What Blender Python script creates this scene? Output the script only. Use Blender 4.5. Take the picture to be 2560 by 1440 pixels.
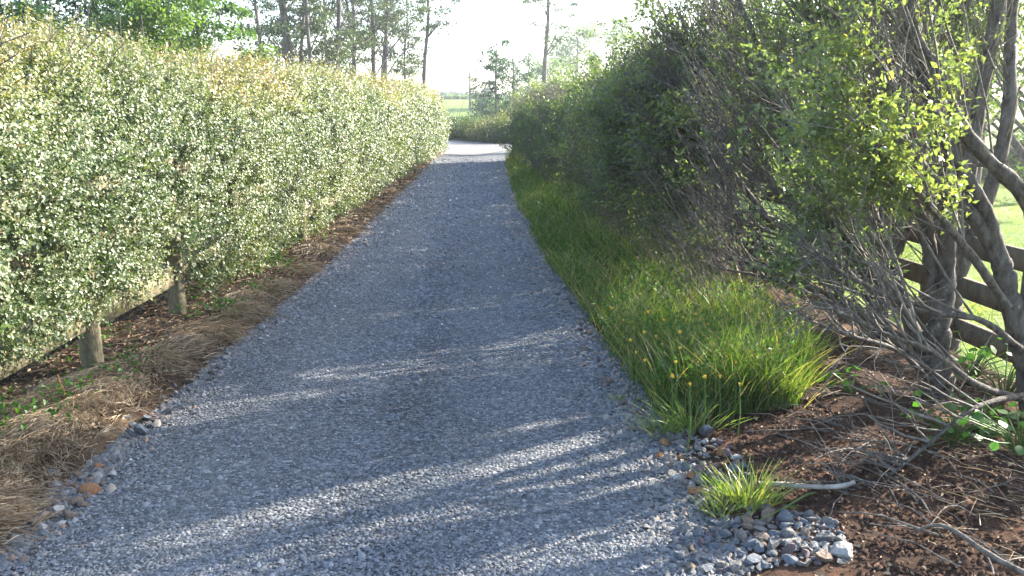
import bpy, math
import numpy as np
from mathutils import Vector

# ------------------------------------------------------------------ scene, camera, light
scene = bpy.context.scene
for o in list(bpy.data.objects):
    bpy.data.objects.remove(o)
C = scene.collection
F = 2048.0                      # focal length in photograph pixels (2560 wide)
CAM_Z = 1.6
PITCH = math.atan(455.0 / F)
cam_data = bpy.data.cameras.new('camera')
cam_data.sensor_width = 36.0
cam_data.lens = 36.0 * F / 2560.0
cam_data.clip_start = 0.05
cam_data.clip_end = 3000.0
cam = bpy.data.objects.new('camera', cam_data)
C.objects.link(cam)
cam.location = (0, 0, CAM_Z)
cam.rotation_euler = (math.pi / 2 - PITCH, 0, 0)
scene.camera = cam

SUN_EL = math.radians(26.0)
SUN_AZ = math.radians(58.0)     # from +Y towards +X
world = bpy.data.worlds.new("World")
scene.world = world
world.use_nodes = True
wt = world.node_tree
sky = wt.nodes.new('ShaderNodeTexSky')
sky.sky_type = 'NISHITA'
sky.sun_disc = False
sky.sun_elevation = SUN_EL
sky.sun_rotation = SUN_AZ
sky.air_density = 1.0
sky.dust_density = 1.2
sky.ozone_density = 1.0
wt.nodes['Background'].inputs['Strength'].default_value = 0.15
wt.links.new(sky.outputs[0], wt.nodes['Background'].inputs['Color'])

sun_data = bpy.data.lights.new('sun', 'SUN')
sun_data.energy = 5.0
sun_data.angle = math.radians(0.5)
sun_data.color = (1.0, 0.93, 0.80)
sun = bpy.data.objects.new('sun', sun_data)
C.objects.link(sun)
sd = Vector((math.sin(SUN_AZ) * math.cos(SUN_EL), math.cos(SUN_AZ) * math.cos(SUN_EL), math.sin(SUN_EL)))
sun.rotation_euler = sd.to_track_quat('Z', 'Y').to_euler()

scene.view_settings.view_transform = 'Standard'
scene.view_settings.look = 'None'
scene.view_settings.exposure = 2.35
scene.view_settings.gamma = 1.0
scene.view_settings.use_curve_mapping = False
cy = scene.cycles
cy.max_bounces = 14
cy.diffuse_bounces = 10
cy.glossy_bounces = 2
cy.transmission_bounces = 10
cy.volume_bounces = 0
cy.use_denoising = True
cy.use_adaptive_sampling = True
cy.adaptive_threshold = 0.02
cy.caustics_reflective = False
cy.caustics_refractive = False

HAZE = 0.0016                    # density of the air
rng = np.random.default_rng(11)
sp, cp = math.sin(PITCH), math.cos(PITCH)

def ray(u, v):
    a, b = u - 1280.0, -(v - 720.0)
    return np.array([a, F * cp + b * sp, -F * sp + b * cp])

def px(u, v, z=0.0):            # point of the plane z that the photograph shows at (u, v)
    d = ray(u, v)
    return np.array([0, 0, CAM_Z]) + d * ((z - CAM_Z) / d[2])

def at(u, v, Y):                # point on that ray at distance Y
    d = ray(u, v)
    return np.array([0, 0, CAM_Z]) + d * (Y / d[1])

# ------------------------------------------------------------------ mesh helpers
def vnoise(p, scale=1.0, seed=0):
    p = np.asarray(p, dtype=np.float64) * scale + seed * 17.31
    i = np.floor(p)
    f = p - i
    f = f * f * (3 - 2 * f)
    out = np.zeros(len(p))
    for dx in (0, 1):
        for dy in (0, 1):
            for dz in (0, 1):
                q = i + (dx, dy, dz)
                h = np.sin(q[:, 0] * 127.1 + q[:, 1] * 311.7 + q[:, 2] * 74.7) * 43758.5453
                h = h - np.floor(h)
                w = (f[:, 0] if dx else 1 - f[:, 0]) * (f[:, 1] if dy else 1 - f[:, 1]) * (f[:, 2] if dz else 1 - f[:, 2])
                out += h * w
    return out

def fbm(p, scale=1.0, seed=0, octaves=3):
    t, a, s = 0, 0.5, scale
    for k in range(octaves):
        t = t + a * vnoise(p, s, seed + k)
        a *= 0.5
        s *= 2.1
    return t / (1 - 0.5 ** octaves)

def unit(v):
    n = np.linalg.norm(v, axis=-1, keepdims=True)
    return v / np.maximum(n, 1e-9)

def rnd_dir(n):
    return unit(rng.normal(size=(n, 3)))

def make_mesh(name, verts, faces, mat=None, tint=None, smooth=False, origin=None):
    """faces: list of (M,3) or (M,4) int arrays"""
    me = bpy.data.meshes.new(name)
    v = np.asarray(verts, dtype=np.float32).reshape(-1, 3)
    if origin is not None:
        v = v - np.asarray(origin, dtype=np.float32)
    if not isinstance(faces, list):
        faces = [faces]
    faces = [np.asarray(f, dtype=np.int32) for f in faces if len(f)]
    me.vertices.add(len(v))
    me.vertices.foreach_set('co', v.ravel())
    idx = np.concatenate([f.ravel() for f in faces])
    tot = np.concatenate([np.full(len(f), f.shape[1], dtype=np.int32) for f in faces])
    start = np.concatenate([[0], np.cumsum(tot)[:-1]]).astype(np.int32)
    me.loops.add(len(idx))
    me.loops.foreach_set('vertex_index', idx)
    me.polygons.add(len(tot))
    me.polygons.foreach_set('loop_start', start)
    if smooth:
        me.polygons.foreach_set('use_smooth', np.ones(len(tot), dtype=bool))
    if tint is not None:
        a = me.attributes.new('tint', 'FLOAT', 'POINT')
        a.data.foreach_set('value', np.asarray(tint, dtype=np.float32))
    if mat is not None:
        me.materials.append(mat)
    me.update(calc_edges=True)
    return me

def link(name, me, parent=None, loc=None):
    o = bpy.data.objects.new(name, me)
    C.objects.link(o)
    if parent is not None:
        o.parent = parent
    if loc is not None:
        o.location = loc
    return o

def tag(o, label=None, cat=None, group=None, kind=None):
    if label: o['label'] = label
    if cat: o['category'] = cat
    if group: o['group'] = group
    if kind: o['kind'] = kind
    return o

def empty(name, loc, label, cat, group=None):
    o = bpy.data.objects.new(name, None)
    C.objects.link(o)
    o.location = [float(x) for x in loc]
    return tag(o, label, cat, group)

class MB:
    """collects geometry (verts, faces, tint) into one mesh"""
    def __init__(s):
        s.v, s.q, s.t, s.a, s.n = [], [], [], [], 0
    def add(s, v, q=None, t=None, tint=None):
        v = np.asarray(v, dtype=np.float64).reshape(-1, 3)
        if q is not None and len(q): s.q.append(np.asarray(q) + s.n)
        if t is not None and len(t): s.t.append(np.asarray(t) + s.n)
        if tint is None: tint = np.full(len(v), 0.5)
        s.a.append(np.broadcast_to(np.asarray(tint, dtype=np.float64), (len(v),)))
        s.v.append(v)
        s.n += len(v)
        return s
    def build(s, name, mat, parent=None, origin=None, smooth=False, kind=None):
        f = []
        if s.q: f.append(np.concatenate(s.q))
        if s.t: f.append(np.concatenate(s.t))
        me = make_mesh(name, np.concatenate(s.v), f, mat, np.concatenate(s.a), smooth, origin)
        o = link(name, me, parent)
        if kind: o['kind'] = kind
        return o

def tubes(P, R, sides=5):
    """P (N,K,3) centre lines, R (N,K) radii -> verts, quads"""
    N, K, _ = P.shape
    T = np.empty_like(P)
    T[:, 1:-1] = P[:, 2:] - P[:, :-2]
    T[:, 0] = P[:, 1] - P[:, 0]
    T[:, -1] = P[:, -1] - P[:, -2]
    T = unit(T)
    mean = unit(P[:, -1] - P[:, 0])
    ref = np.where(np.abs(mean[:, 2:3]) < 0.8, np.array([[0, 0, 1.0]]), np.array([[1.0, 0.13, 0]]))
    U = unit(np.cross(T, ref[:, None, :]))
    V = np.cross(T, U)
    a = np.arange(sides) * 2 * math.pi / sides
    ring = U[:, :, None, :] * np.cos(a)[None, None, :, None] + V[:, :, None, :] * np.sin(a)[None, None, :, None]
    v = P[:, :, None, :] + ring * R[:, :, None, None]
    n = np.arange(N)[:, None, None] * K * sides
    k = np.arange(K - 1)[None, :, None] * sides
    s = np.arange(sides)[None, None, :]
    s2 = (s + 1) % sides
    q = np.stack([n + k + s, n + k + s2, n + k + sides + s2, n + k + sides + s], axis=-1).reshape(-1, 4)
    return v.reshape(-1, 3), q

def add_tubes(mb, P, R, sides=5, tint=None):
    v, q = tubes(P, R, sides)
    tt = None
    if tint is not None:
        tt = np.repeat(np.asarray(tint), P.shape[1] * sides)
    mb.add(v, q=q, tint=tt)

def path(pts, n):
    """resample a rough polyline smoothly (Catmull-Rom) to n points"""
    p = np.asarray(pts, dtype=float)
    q = np.vstack([2 * p[0] - p[1], p, 2 * p[-1] - p[-2]])
    m = len(p) - 1
    out = []
    for t in np.linspace(0, m - 1e-6, n):
        i = int(t); f = t - i
        a, b, c, d = q[i], q[i + 1], q[i + 2], q[i + 3]
        out.append(0.5 * (2 * b + (c - a) * f + (2 * a - 5 * b + 4 * c - d) * f * f + (3 * b - a - 3 * c + d) * f ** 3))
    return np.array(out)

def limb(mb, pts, r0, r1, n=14, sides=9, wob=0.12, cut=True):
    """one thick limb along a polyline, slightly uneven, closed at the cut end"""
    p = path(pts, n)
    r = np.linspace(r0, r1, n) * (1 + wob * (rng.random(n) - 0.5) * 2)
    p[1:-1] += rng.normal(size=(n - 2, 3)) * r[1:-1, None] * wob * 4.0 / n
    if cut:
        p = np.vstack([p, p[-1] + (p[-1] - p[-2]) * 0.02])
        r = np.append(r, 0.0005)
    v, q = tubes(p[None], r[None], sides)
    rr = np.repeat(r, sides)[:, None]
    v = v + rng.normal(size=v.shape) * rr * 0.045 + rr * 0.22 * (vnoise(v, 0.8 / max(r0, 0.01), 9) - 0.5)[:, None] * unit(v - np.repeat(p, sides, 0))
    mb.add(v, q=q)
    return p

def shoots(p0, d, L, bend, K, wob=0.03):
    """N curved centre lines"""
    N = len(p0)
    t = np.linspace(0, 1, K)[None, :, None]
    P = p0[:, None, :] + L[:, None, None] * (d[:, None, :] * t + 0.5 * bend[:, None, :] * t * t)
    w = rng.normal(size=(N, K, 3)) * wob * L[:, None, None]
    w[:, 0] = 0
    return P + w

def leaf_geo(pos, axis, nrm, L, W, fold=0.25):
    """diamond leaves of two triangles with a folded midrib"""
    axis = unit(axis)
    side = unit(np.cross(axis, nrm))
    nn = np.cross(side, axis)
    L = L[:, None]; W = W[:, None]
    tip = pos + axis * L - nn * L * 0.12
    mid = pos + axis * L * 0.45 + nn * W * fold
    v = np.stack([pos, mid + side * W * 0.5, tip, mid - side * W * 0.5], axis=1).reshape(-1, 3)
    b = np.arange(len(pos))[:, None] * 4
    t = np.concatenate([b + [[0, 1, 2]], b + [[0, 2, 3]]], axis=1).reshape(-1, 3)
    return v, t

def add_leaves(mb, pos, axis, nrm, L, W, tint, fold=0.25):
    v, t = leaf_geo(pos, axis, nrm, L, W, fold)
    mb.add(v, t=t, tint=np.repeat(tint, 4))

def blades_geo(base, d, L, W, bend, K=4):
    """grass ribbons: base points, start direction, length, width, bend vector"""
    N = len(base)
    t = np.linspace(0, 1, K)
    P = base[:, None, :] + L[:, None, None] * (d[:, None, :] * t[None, :, None] + 0.5 * bend[:, None, :] * (t ** 2)[None, :, None])
    T = unit(P[:, -1] - P[:, 0])
    S = unit(np.cross(T, rnd_dir(N)))
    w = W[:, None] * (1 - t[None, :] ** 1.6) * 0.5 + 0.0003
    A = P + S[:, None, :] * w[:, :, None]
    B = P - S[:, None, :] * w[:, :, None]
    v = np.stack([A, B], axis=2).reshape(-1, 3)
    n = np.arange(N)[:, None] * K * 2
    k = np.arange(K - 1)[None, :] * 2
    q = np.stack([n + k, n + k + 1, n + k + 3, n + k + 2], axis=-1).reshape(-1, 4)
    return v, q

def add_blades(mb, base, d, L, W, bend, tint, K=4):
    v, q = blades_geo(base, d, L, W, bend, K)
    mb.add(v, q=q, tint=np.repeat(tint, K * 2))

def in_poly(x, y, poly):
    poly = np.asarray(poly)
    inside = np.zeros(len(x), dtype=bool)
    j = len(poly) - 1
    for i in range(len(poly)):
        xi, yi = poly[i]; xj, yj = poly[j]
        c = ((yi > y) != (yj > y)) & (x < (xj - xi) * (y - yi) / (yj - yi + 1e-12) + xi)
        inside ^= c
        j = i
    return inside

def interp_line(pts):
    """x as a function of Y through ground points"""
    p = np.asarray(pts)
    o = np.argsort(p[:, 1])
    return lambda y: np.interp(y, p[o, 1], p[o, 0])

# ------------------------------------------------------------------ materials
def new_mat(name):
    m = bpy.data.materials.new(name)
    m.use_nodes = True
    nt = m.node_tree
    return m, nt, nt.nodes['Principled BSDF']

def ramp(nt, stops, src):
    r = nt.nodes.new('ShaderNodeValToRGB')
    e = r.color_ramp.elements
    while len(e) < len(stops): e.new(0.5)
    for k, (p, c) in enumerate(stops):
        e[k].position = p
        e[k].color = (*c, 1)
    nt.links.new(src, r.inputs['Fac'])
    return r.outputs['Color']

def tint_node(nt):
    a = nt.nodes.new('ShaderNodeAttribute')
    a.attribute_name = 'tint'
    return a.outputs['Fac']

def noise_node(nt, scale, detail=4.0, rough=0.6, coord='Object', dist=0.0):
    tc = nt.nodes.new('ShaderNodeTexCoord')
    n = nt.nodes.new('ShaderNodeTexNoise')
    n.inputs['Scale'].default_value = scale
    n.inputs['Detail'].default_value = detail
    n.inputs['Roughness'].default_value = rough
    n.inputs['Distortion'].default_value = dist
    nt.links.new(tc.outputs[coord], n.inputs['Vector'])
    return n.outputs['Fac']

def bump(nt, bsdf, height, strength, dist):
    b = nt.nodes.new('ShaderNodeBump')
    b.inputs['Strength'].default_value = strength
    b.inputs['Distance'].default_value = dist
    nt.links.new(height, b.inputs['Height'])
    nt.links.new(b.outputs['Normal'], bsdf.inputs['Normal'])

def leaf_mat(name, stops, rough=0.42, transl=0.35, tl_gain=(1.5, 1.7, 0.7), spec=0.5):
    m, nt, b = new_mat(name)
    col = ramp(nt, stops, tint_node(nt))
    nt.links.new(col, b.inputs['Base Color'])
    b.inputs['Roughness'].default_value = rough
    b.inputs['Specular IOR Level'].default_value = spec
    tr = nt.nodes.new('ShaderNodeBsdfTranslucent')
    mul = nt.nodes.new('ShaderNodeMix'); mul.data_type = 'RGBA'; mul.blend_type = 'MULTIPLY'
    mul.inputs['Factor'].default_value = 1.0
    nt.links.new(col, mul.inputs['A'])
    mul.inputs['B'].default_value = (*tl_gain, 1)
    nt.links.new(mul.outputs['Result'], tr.inputs['Color'])
    mx = nt.nodes.new('ShaderNodeMixShader')
    mx.inputs['Fac'].default_value = transl
    nt.links.new(b.outputs[0], mx.inputs[1])
    nt.links.new(tr.outputs[0], mx.inputs[2])
    nt.links.new(mx.outputs[0], nt.nodes['Material Output'].inputs['Surface'])
    return m

def bark_mat(name, dark, light, scale=9.0, rough=0.85, stretch=True, lichen=None):
    m, nt, b = new_mat(name)
    tc = nt.nodes.new('ShaderNodeTexCoord')
    mp = nt.nodes.new('ShaderNodeMapping')
    mp.inputs['Scale'].default_value = (1, 1, 0.45 if stretch else 1)
    nt.links.new(tc.outputs['Object'], mp.inputs['Vector'])
    n = nt.nodes.new('ShaderNodeTexNoise')
    n.inputs['Scale'].default_value = scale
    n.inputs['Detail'].default_value = 6
    n.inputs['Roughness'].default_value = 0.7
    nt.links.new(mp.outputs[0], n.inputs['Vector'])
    col = ramp(nt, [(0.32, dark), (0.68, light)] if lichen is None else [(0.33, dark), (0.56, light), (0.62, light), (0.68, lichen)], n.outputs['Fac'])
    nt.links.new(col, b.inputs['Base Color'])
    b.inputs['Roughness'].default_value = rough
    b.inputs['Specular IOR Level'].default_value = 0.25
    bump(nt, b, n.outputs['Fac'], 1.0, 0.03)
    return m

def tint_mat(name, stops, rough=0.8, spec=0.3, bump_scale=None, bump_dist=0.004):
    m, nt, b = new_mat(name)
    nt.links.new(ramp(nt, stops, tint_node(nt)), b.inputs['Base Color'])
    b.inputs['Roughness'].default_value = rough
    b.inputs['Specular IOR Level'].default_value = spec
    if bump_scale:
        bump(nt, b, noise_node(nt, bump_scale), 0.6, bump_dist)
    return m

M = {}
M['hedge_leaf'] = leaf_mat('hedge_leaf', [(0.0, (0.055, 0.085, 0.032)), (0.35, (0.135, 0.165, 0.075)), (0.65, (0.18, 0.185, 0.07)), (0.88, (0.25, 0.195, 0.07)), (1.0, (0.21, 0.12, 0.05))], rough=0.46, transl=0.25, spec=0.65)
M['tree_leaf'] = leaf_mat('tree_leaf', [(0.0, (0.055, 0.085, 0.042)), (0.5, (0.12, 0.16, 0.068)), (0.85, (0.17, 0.20, 0.07)), (1.0, (0.22, 0.19, 0.06))], rough=0.40, transl=0.53, spec=0.7, tl_gain=(1.6, 1.7, 0.75))
M['weed_leaf'] = leaf_mat('weed_leaf', [(0.0, (0.03, 0.085, 0.015)), (0.6, (0.06, 0.15, 0.025)), (1.0, (0.12, 0.20, 0.03))], rough=0.5, transl=0.45)
M['grass'] = leaf_mat('grass_blade', [(0.0, (0.06, 0.09, 0.028)), (0.5, (0.10, 0.16, 0.045)), (0.8, (0.15, 0.20, 0.06)), (1.0, (0.30, 0.25, 0.15))], rough=0.45, transl=0.42, tl_gain=(1.6, 1.7, 0.5))
M['dry_grass'] = leaf_mat('dry_grass', [(0.0, (0.11, 0.068, 0.04)), (0.5, (0.27, 0.19, 0.115)), (1.0, (0.48, 0.39, 0.26))], rough=0.6, transl=0.15, tl_gain=(1.1, 1.0, 0.8))
M['gum_leaf'] = leaf_mat('gum_leaf', [(0.0, (0.035, 0.055, 0.03)), (0.6, (0.065, 0.09, 0.04)), (1.0, (0.12, 0.12, 0.045))], rough=0.45, transl=0.3)
M['lush_leaf'] = leaf_mat('lush_leaf', [(0.0, (0.05, 0.095, 0.03)), (0.6, (0.095, 0.155, 0.045)), (1.0, (0.17, 0.215, 0.06))], rough=0.45, transl=0.42)
M['dark_leaf'] = leaf_mat('dark_leaf', [(0.0, (0.02, 0.05, 0.03)), (0.6, (0.035, 0.085, 0.045)), (1.0, (0.07, 0.12, 0.05))], rough=0.5, transl=0.3)
M['shrub_leaf'] = leaf_mat('shrub_leaf', [(0.0, (0.03, 0.065, 0.025)), (0.5, (0.065, 0.11, 0.035)), (0.8, (0.13, 0.14, 0.05)), (1.0, (0.20, 0.12, 0.06))], rough=0.5, transl=0.35)
M['pale_leaf'] = leaf_mat('pale_leaf', [(0.0, (0.08, 0.12, 0.06)), (0.6, (0.13, 0.18, 0.09)), (1.0, (0.20, 0.24, 0.10))], rough=0.45, transl=0.45)
M['bark'] = bark_mat('tree_bark', (0.022, 0.018, 0.016), (0.125, 0.108, 0.095), 24, lichen=(0.30, 0.29, 0.25))
M['twig'] = bark_mat('twig_bark', (0.07, 0.058, 0.05), (0.25, 0.222, 0.195), 25)
M['gum_bark'] = bark_mat('gum_bark', (0.06, 0.05, 0.047), (0.17, 0.145, 0.135), 3)
M['dead_wood'] = bark_mat('dead_wood', (0.20, 0.17, 0.15), (0.46, 0.42, 0.38), 22)
M['post_wood'] = bark_mat('post_wood', (0.09, 0.078, 0.05), (0.21, 0.18, 0.12), 20)
M['rail_wood'] = bark_mat('rail_wood', (0.15, 0.13, 0.08), (0.28, 0.25, 0.16), 16)
M['old_rail'] = bark_mat('old_rail', (0.08, 0.062, 0.042), (0.18, 0.145, 0.10), 14)
M['metal'], _nt, _b = new_mat('weathered_steel')
_b.inputs['Base Color'].default_value = (0.35, 0.34, 0.33, 1); _b.inputs['Roughness'].default_value = 0.5

def ground_mat():
    m, nt, b = new_mat('paddock_grass')
    n1 = noise_node(nt, 0.35, 5)
    n2 = noise_node(nt, 9.0, 6, 0.75)
    c1 = ramp(nt, [(0.35, (0.11, 0.18, 0.03)), (0.65, (0.18, 0.235, 0.05))], n1)
    c2 = ramp(nt, [(0.3, (0.6, 0.6, 0.6)), (0.7, (1.25, 1.25, 1.1))], n2)
    mul = nt.nodes.new('ShaderNodeMix'); mul.data_type = 'RGBA'; mul.blend_type = 'MULTIPLY'
    mul.inputs['Factor'].default_value = 1.0
    nt.links.new(c1, mul.inputs['A']); nt.links.new(c2, mul.inputs['B'])
    nt.links.new(mul.outputs['Result'], b.inputs['Base Color'])
    b.inputs['Roughness'].default_value = 0.9
    b.inputs['Specular IOR Level'].default_value = 0.15
    bump(nt, b, n2, 0.8, 0.08)
    return m
M['ground'] = ground_mat()

def gravel_mat():
    m, nt, b = new_mat('gravel_surface')
    tc = nt.nodes.new('ShaderNodeTexCoord')
    vo = nt.nodes.new('ShaderNodeTexVoronoi')
    vo.inputs['Scale'].default_value = 62.0
    nt.links.new(tc.outputs['Object'], vo.inputs['Vector'])
    sep = nt.nodes.new('ShaderNodeSeparateColor')
    nt.links.new(vo.outputs['Color'], sep.inputs[0])
    col = ramp(nt, [(0.0, (0.056, 0.059, 0.064)), (0.5, (0.104, 0.107, 0.112)), (0.85, (0.158, 0.16, 0.163)), (1.0, (0.28, 0.275, 0.27))], sep.outputs[0])
    n1 = noise_node(nt, 1.1, 4, 0.6)
    c2 = ramp(nt, [(0.3, (0.80, 0.79, 0.78)), (0.7, (1.12, 1.12, 1.12))], n1)
    mul = nt.nodes.new('ShaderNodeMix'); mul.data_type = 'RGBA'; mul.blend_type = 'MULTIPLY'
    mul.inputs['Factor'].default_value = 1.0
    nt.links.new(col, mul.inputs['A']); nt.links.new(c2, mul.inputs['B'])
    mu2 = nt.nodes.new('ShaderNodeMix'); mu2.data_type = 'RGBA'; mu2.blend_type = 'MULTIPLY'
    mu2.inputs['Factor'].default_value = 1.0
    nt.links.new(mul.outputs['Result'], mu2.inputs['A']); nt.links.new(tint_node(nt), mu2.inputs['B'])
    nt.links.new(mu2.outputs['Result'], b.inputs['Base Color'])
    b.inputs['Roughness'].default_value = 0.8
    b.inputs['Specular IOR Level'].default_value = 0.25
    inv = nt.nodes.new('ShaderNodeMath'); inv.operation = 'SUBTRACT'; inv.inputs[0].default_value = 1.0
    nt.links.new(vo.outputs['Distance'], inv.inputs[1])
    bump(nt, b, inv.outputs[0], 1.0, 0.012)
    return m
M['gravel'] = gravel_mat()
M['stone_bits'] = tint_mat('gravel_stones', [(0.0, (0.075, 0.078, 0.085)), (0.45, (0.155, 0.159, 0.168)), (0.8, (0.24, 0.24, 0.245)), (0.95, (0.33, 0.32, 0.31)), (0.975, (0.22, 0.15, 0.10)), (1.0, (0.55, 0.54, 0.52))], rough=0.6, spec=0.45)
M['edge_bits'] = tint_mat('edge_stones', [(0.0, (0.08, 0.08, 0.085)), (0.4, (0.17, 0.165, 0.16)), (0.7, (0.26, 0.22, 0.18)), (0.85, (0.27, 0.14, 0.07)), (1.0, (0.5, 0.47, 0.43))], rough=0.7)

def soil_mat(name, dark, mid, light, scale=18):
    m, nt, b = new_mat(name)
    n1 = noise_node(nt, scale, 8, 0.75)
    n2 = noise_node(nt, 2.2, 4, 0.6)
    ad = nt.nodes.new('ShaderNodeMath'); ad.operation = 'MULTIPLY_ADD'
    ad.inputs[1].default_value = 0.55
    nt.links.new(n2, ad.inputs[0])
    sc = nt.nodes.new('ShaderNodeMath'); sc.operation = 'MULTIPLY'; sc.inputs[1].default_value = 0.45
    nt.links.new(n1, sc.inputs[0]); nt.links.new(sc.outputs[0], ad.inputs[2])
    nt.links.new(ramp(nt, [(0.36, dark), (0.5, mid), (0.64, light)], ad.outputs[0]), b.inputs['Base Color'])
    b.inputs['Roughness'].default_value = 0.95
    b.inputs['Specular IOR Level'].default_value = 0.1
    bump(nt, b, n1, 1.0, 0.03)
    return m
M['soil'] = soil_mat('dark_soil', (0.03, 0.018, 0.014), (0.075, 0.043, 0.03), (0.16, 0.082, 0.046))
M['litter_soil'] = soil_mat('litter_soil', (0.03, 0.02, 0.014), (0.075, 0.05, 0.033), (0.17, 0.12, 0.075))
M['litter'] = tint_mat('leaf_litter', [(0.0, (0.05, 0.03, 0.02)), (0.5, (0.15, 0.095, 0.055)), (1.0, (0.33, 0.25, 0.16))], rough=0.8)

def road_mat():
    m, nt, b = new_mat('concrete_road')
    n1 = noise_node(nt, 0.5, 8, 0.72)
    nt.links.new(ramp(nt, [(0.35, (0.11, 0.106, 0.104)), (0.65, (0.21, 0.20, 0.195))], n1), b.inputs['Base Color'])
    b.inputs['Roughness'].default_value = 0.85
    return m
M['road'] = road_mat()

def stone_mat(name, a, c):
    m, nt, b = new_mat(name)
    n1 = noise_node(nt, 2.4, 5, 0.7)
    nt.links.new(ramp(nt, [(0.3, a), (0.7, c)], n1), b.inputs['Base Color'])
    b.inputs['Roughness'].default_value = 0.72
    b.inputs['Specular IOR Level'].default_value = 0.35
    bump(nt, b, n1, 0.5, 0.25)
    return m
STONE = {
    'blue': stone_mat('blue_grey_stone', (0.075, 0.083, 0.098), (0.165, 0.178, 0.20)),
    'grey': stone_mat('grey_stone', (0.095, 0.09, 0.088), (0.20, 0.19, 0.18)),
    'brown': stone_mat('brown_stone', (0.11, 0.075, 0.055), (0.24, 0.18, 0.14)),
    'rust': stone_mat('rust_stone', (0.17, 0.07, 0.03), (0.33, 0.17, 0.08)),
    'pale': stone_mat('pale_stone', (0.27, 0.255, 0.24), (0.45, 0.43, 0.40)),
    'purple': stone_mat('purple_stone', (0.09, 0.06, 0.065), (0.17, 0.12, 0.125)),
}
M['petal'], _nt, _b = new_mat('yellow_petal')
_b.inputs['Base Color'].default_value = (0.72, 0.42, 0.03, 1); _b.inputs['Roughness'].default_value = 0.6

# ------------------------------------------------------------------ ground, drive, road
def ground_z(x, y):
    """ground height: level near the drive, a paddock that rises beyond the road"""
    s = np.clip((y - 48) / 85.0, 0, 1)
    far = (s * s * (3 - 2 * s)) * 2.6
    return far

xs = np.concatenate([np.linspace(-250, -60, 20), np.linspace(-55, 55, 90), np.linspace(60, 250, 20)])
ys = np.concatenate([np.linspace(-30, 60, 90), np.linspace(62, 150, 45), np.linspace(160, 450, 24)])
gx, gy = np.meshgrid(xs, ys)
gz = ground_z(gx, gy) - 0.012
nx, ny = len(xs), len(ys)
i, j = np.meshgrid(np.arange(nx - 1), np.arange(ny - 1))
k = (j * nx + i).ravel()
o = link('ground', make_mesh('ground', np.stack([gx, gy, gz], -1).reshape(-1, 3), np.stack([k, k + 1, k + nx + 1, k + nx], -1), M['ground'], smooth=True))
tag(o, kind='structure')

drive_l = interp_line([px(-260, 1440)[:2] - [0.5, 2.2], px(-20, 1400)[:2], px(150, 1235)[:2], px(300, 1110)[:2], px(470, 965)[:2], px(600, 850)[:2], px(740, 735)[:2], px(850, 640)[:2], px(960, 530)[:2], px(1030, 460)[:2], px(1082, 402)[:2], px(1100, 388)[:2]])
drive_r = interp_line([px(2000, 1440)[:2] + [0.3, -2.2], px(1750, 1330)[:2], px(1640, 1120)[:2], px(1530, 920)[:2], px(1440, 790)[:2], px(1370, 690)[:2], px(1310, 560)[:2], px(1275, 470)[:2], px(1258, 402)[:2], px(1262, 388)[:2]])

def strip(name, fl, fr, y0, y1, ny, nx, zf, mat, kind='structure', tone=None):
    yy = np.linspace(0, 1, ny) ** 1.6 * (y1 - y0) + y0
    t = np.linspace(0, 1, nx)
    X = fl(yy)[:, None] * (1 - t) + fr(yy)[:, None] * t
    Y = np.repeat(yy[:, None], nx, 1)
    Z = zf(X, Y, t[None, :] + 0 * X)
    i, j = np.meshgrid(np.arange(nx - 1), np.arange(ny - 1))
    k = (j * nx + i).ravel()
    me = make_mesh(name, np.stack([X, Y, Z], -1).reshape(-1, 3), np.stack([k, k + 1, k + nx + 1, k + nx], -1), mat, None if tone is None else tone(t[None, :] + 0 * X, X, Y).ravel(), smooth=True)
    return tag(link(name, me), kind=kind)

def track_tone(t, x, y):
    n = vnoise(np.stack([np.ravel(x), np.ravel(y) * 0.7, 0 * np.ravel(x)], -1), 2.3, 77).reshape(np.shape(x))
    mid = np.exp(-((t - 0.52) / 0.07) ** 2) * np.clip(2.2 * n - 0.5, 0, 1)
    wh = np.exp(-((t - 0.27) / 0.08) ** 2) + np.exp(-((t - 0.77) / 0.08) ** 2)
    return 1.0 - 0.35 * mid + 0.10 * wh - 0.05
def drive_z(x, y):
    p = np.stack([x, y, 0 * x], -1).reshape(-1, 3)
    return (0.012 + 0.012 * (fbm(p, 1.6, 3) - 0.5) + 0.008 * (fbm(p, 7.0, 5) - 0.5)).reshape(np.shape(x))
Y_END = float(px(1180, 388)[1])
strip('gravel_drive', lambda y: drive_l(y) - 0.10, lambda y: drive_r(y) + 0.12, 0.2, Y_END, 150, 34, lambda x, y, t: drive_z(x, y), M['gravel'], tone=track_tone)

# pale concrete road across the end of the drive
far_edge = np.array([(-16.0, 66.0), (-9.5, 53.0), (*px(1080, 345)[:2],), (*px(1180, 352)[:2],), (*px(1290, 362)[:2],), (4.0, 30.6), (12.0, 28.5), (40.0, 27.0)])
near_edge = np.array([(-20.0, 60.0), (-9.0, 42.0), (-3.6, 29.6), (*px(1130, 386)[:2],), (*px(1200, 388)[:2],), (*px(1290, 390)[:2],), (12.0, 23.5), (40.0, 22.0)])
nn = 60
fe = path(np.c_[far_edge, np.zeros(len(far_edge))], nn)
ne = path(np.c_[near_edge, np.zeros(len(near_edge))], nn)
V = np.concatenate([ne, fe]); V[:, 2] = 0.004
k = np.arange(nn - 1)
tag(link('road', make_mesh('road', V, np.stack([k, k + 1, k + nn + 1, k + nn], -1), M['road'])), kind='structure')

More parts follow.
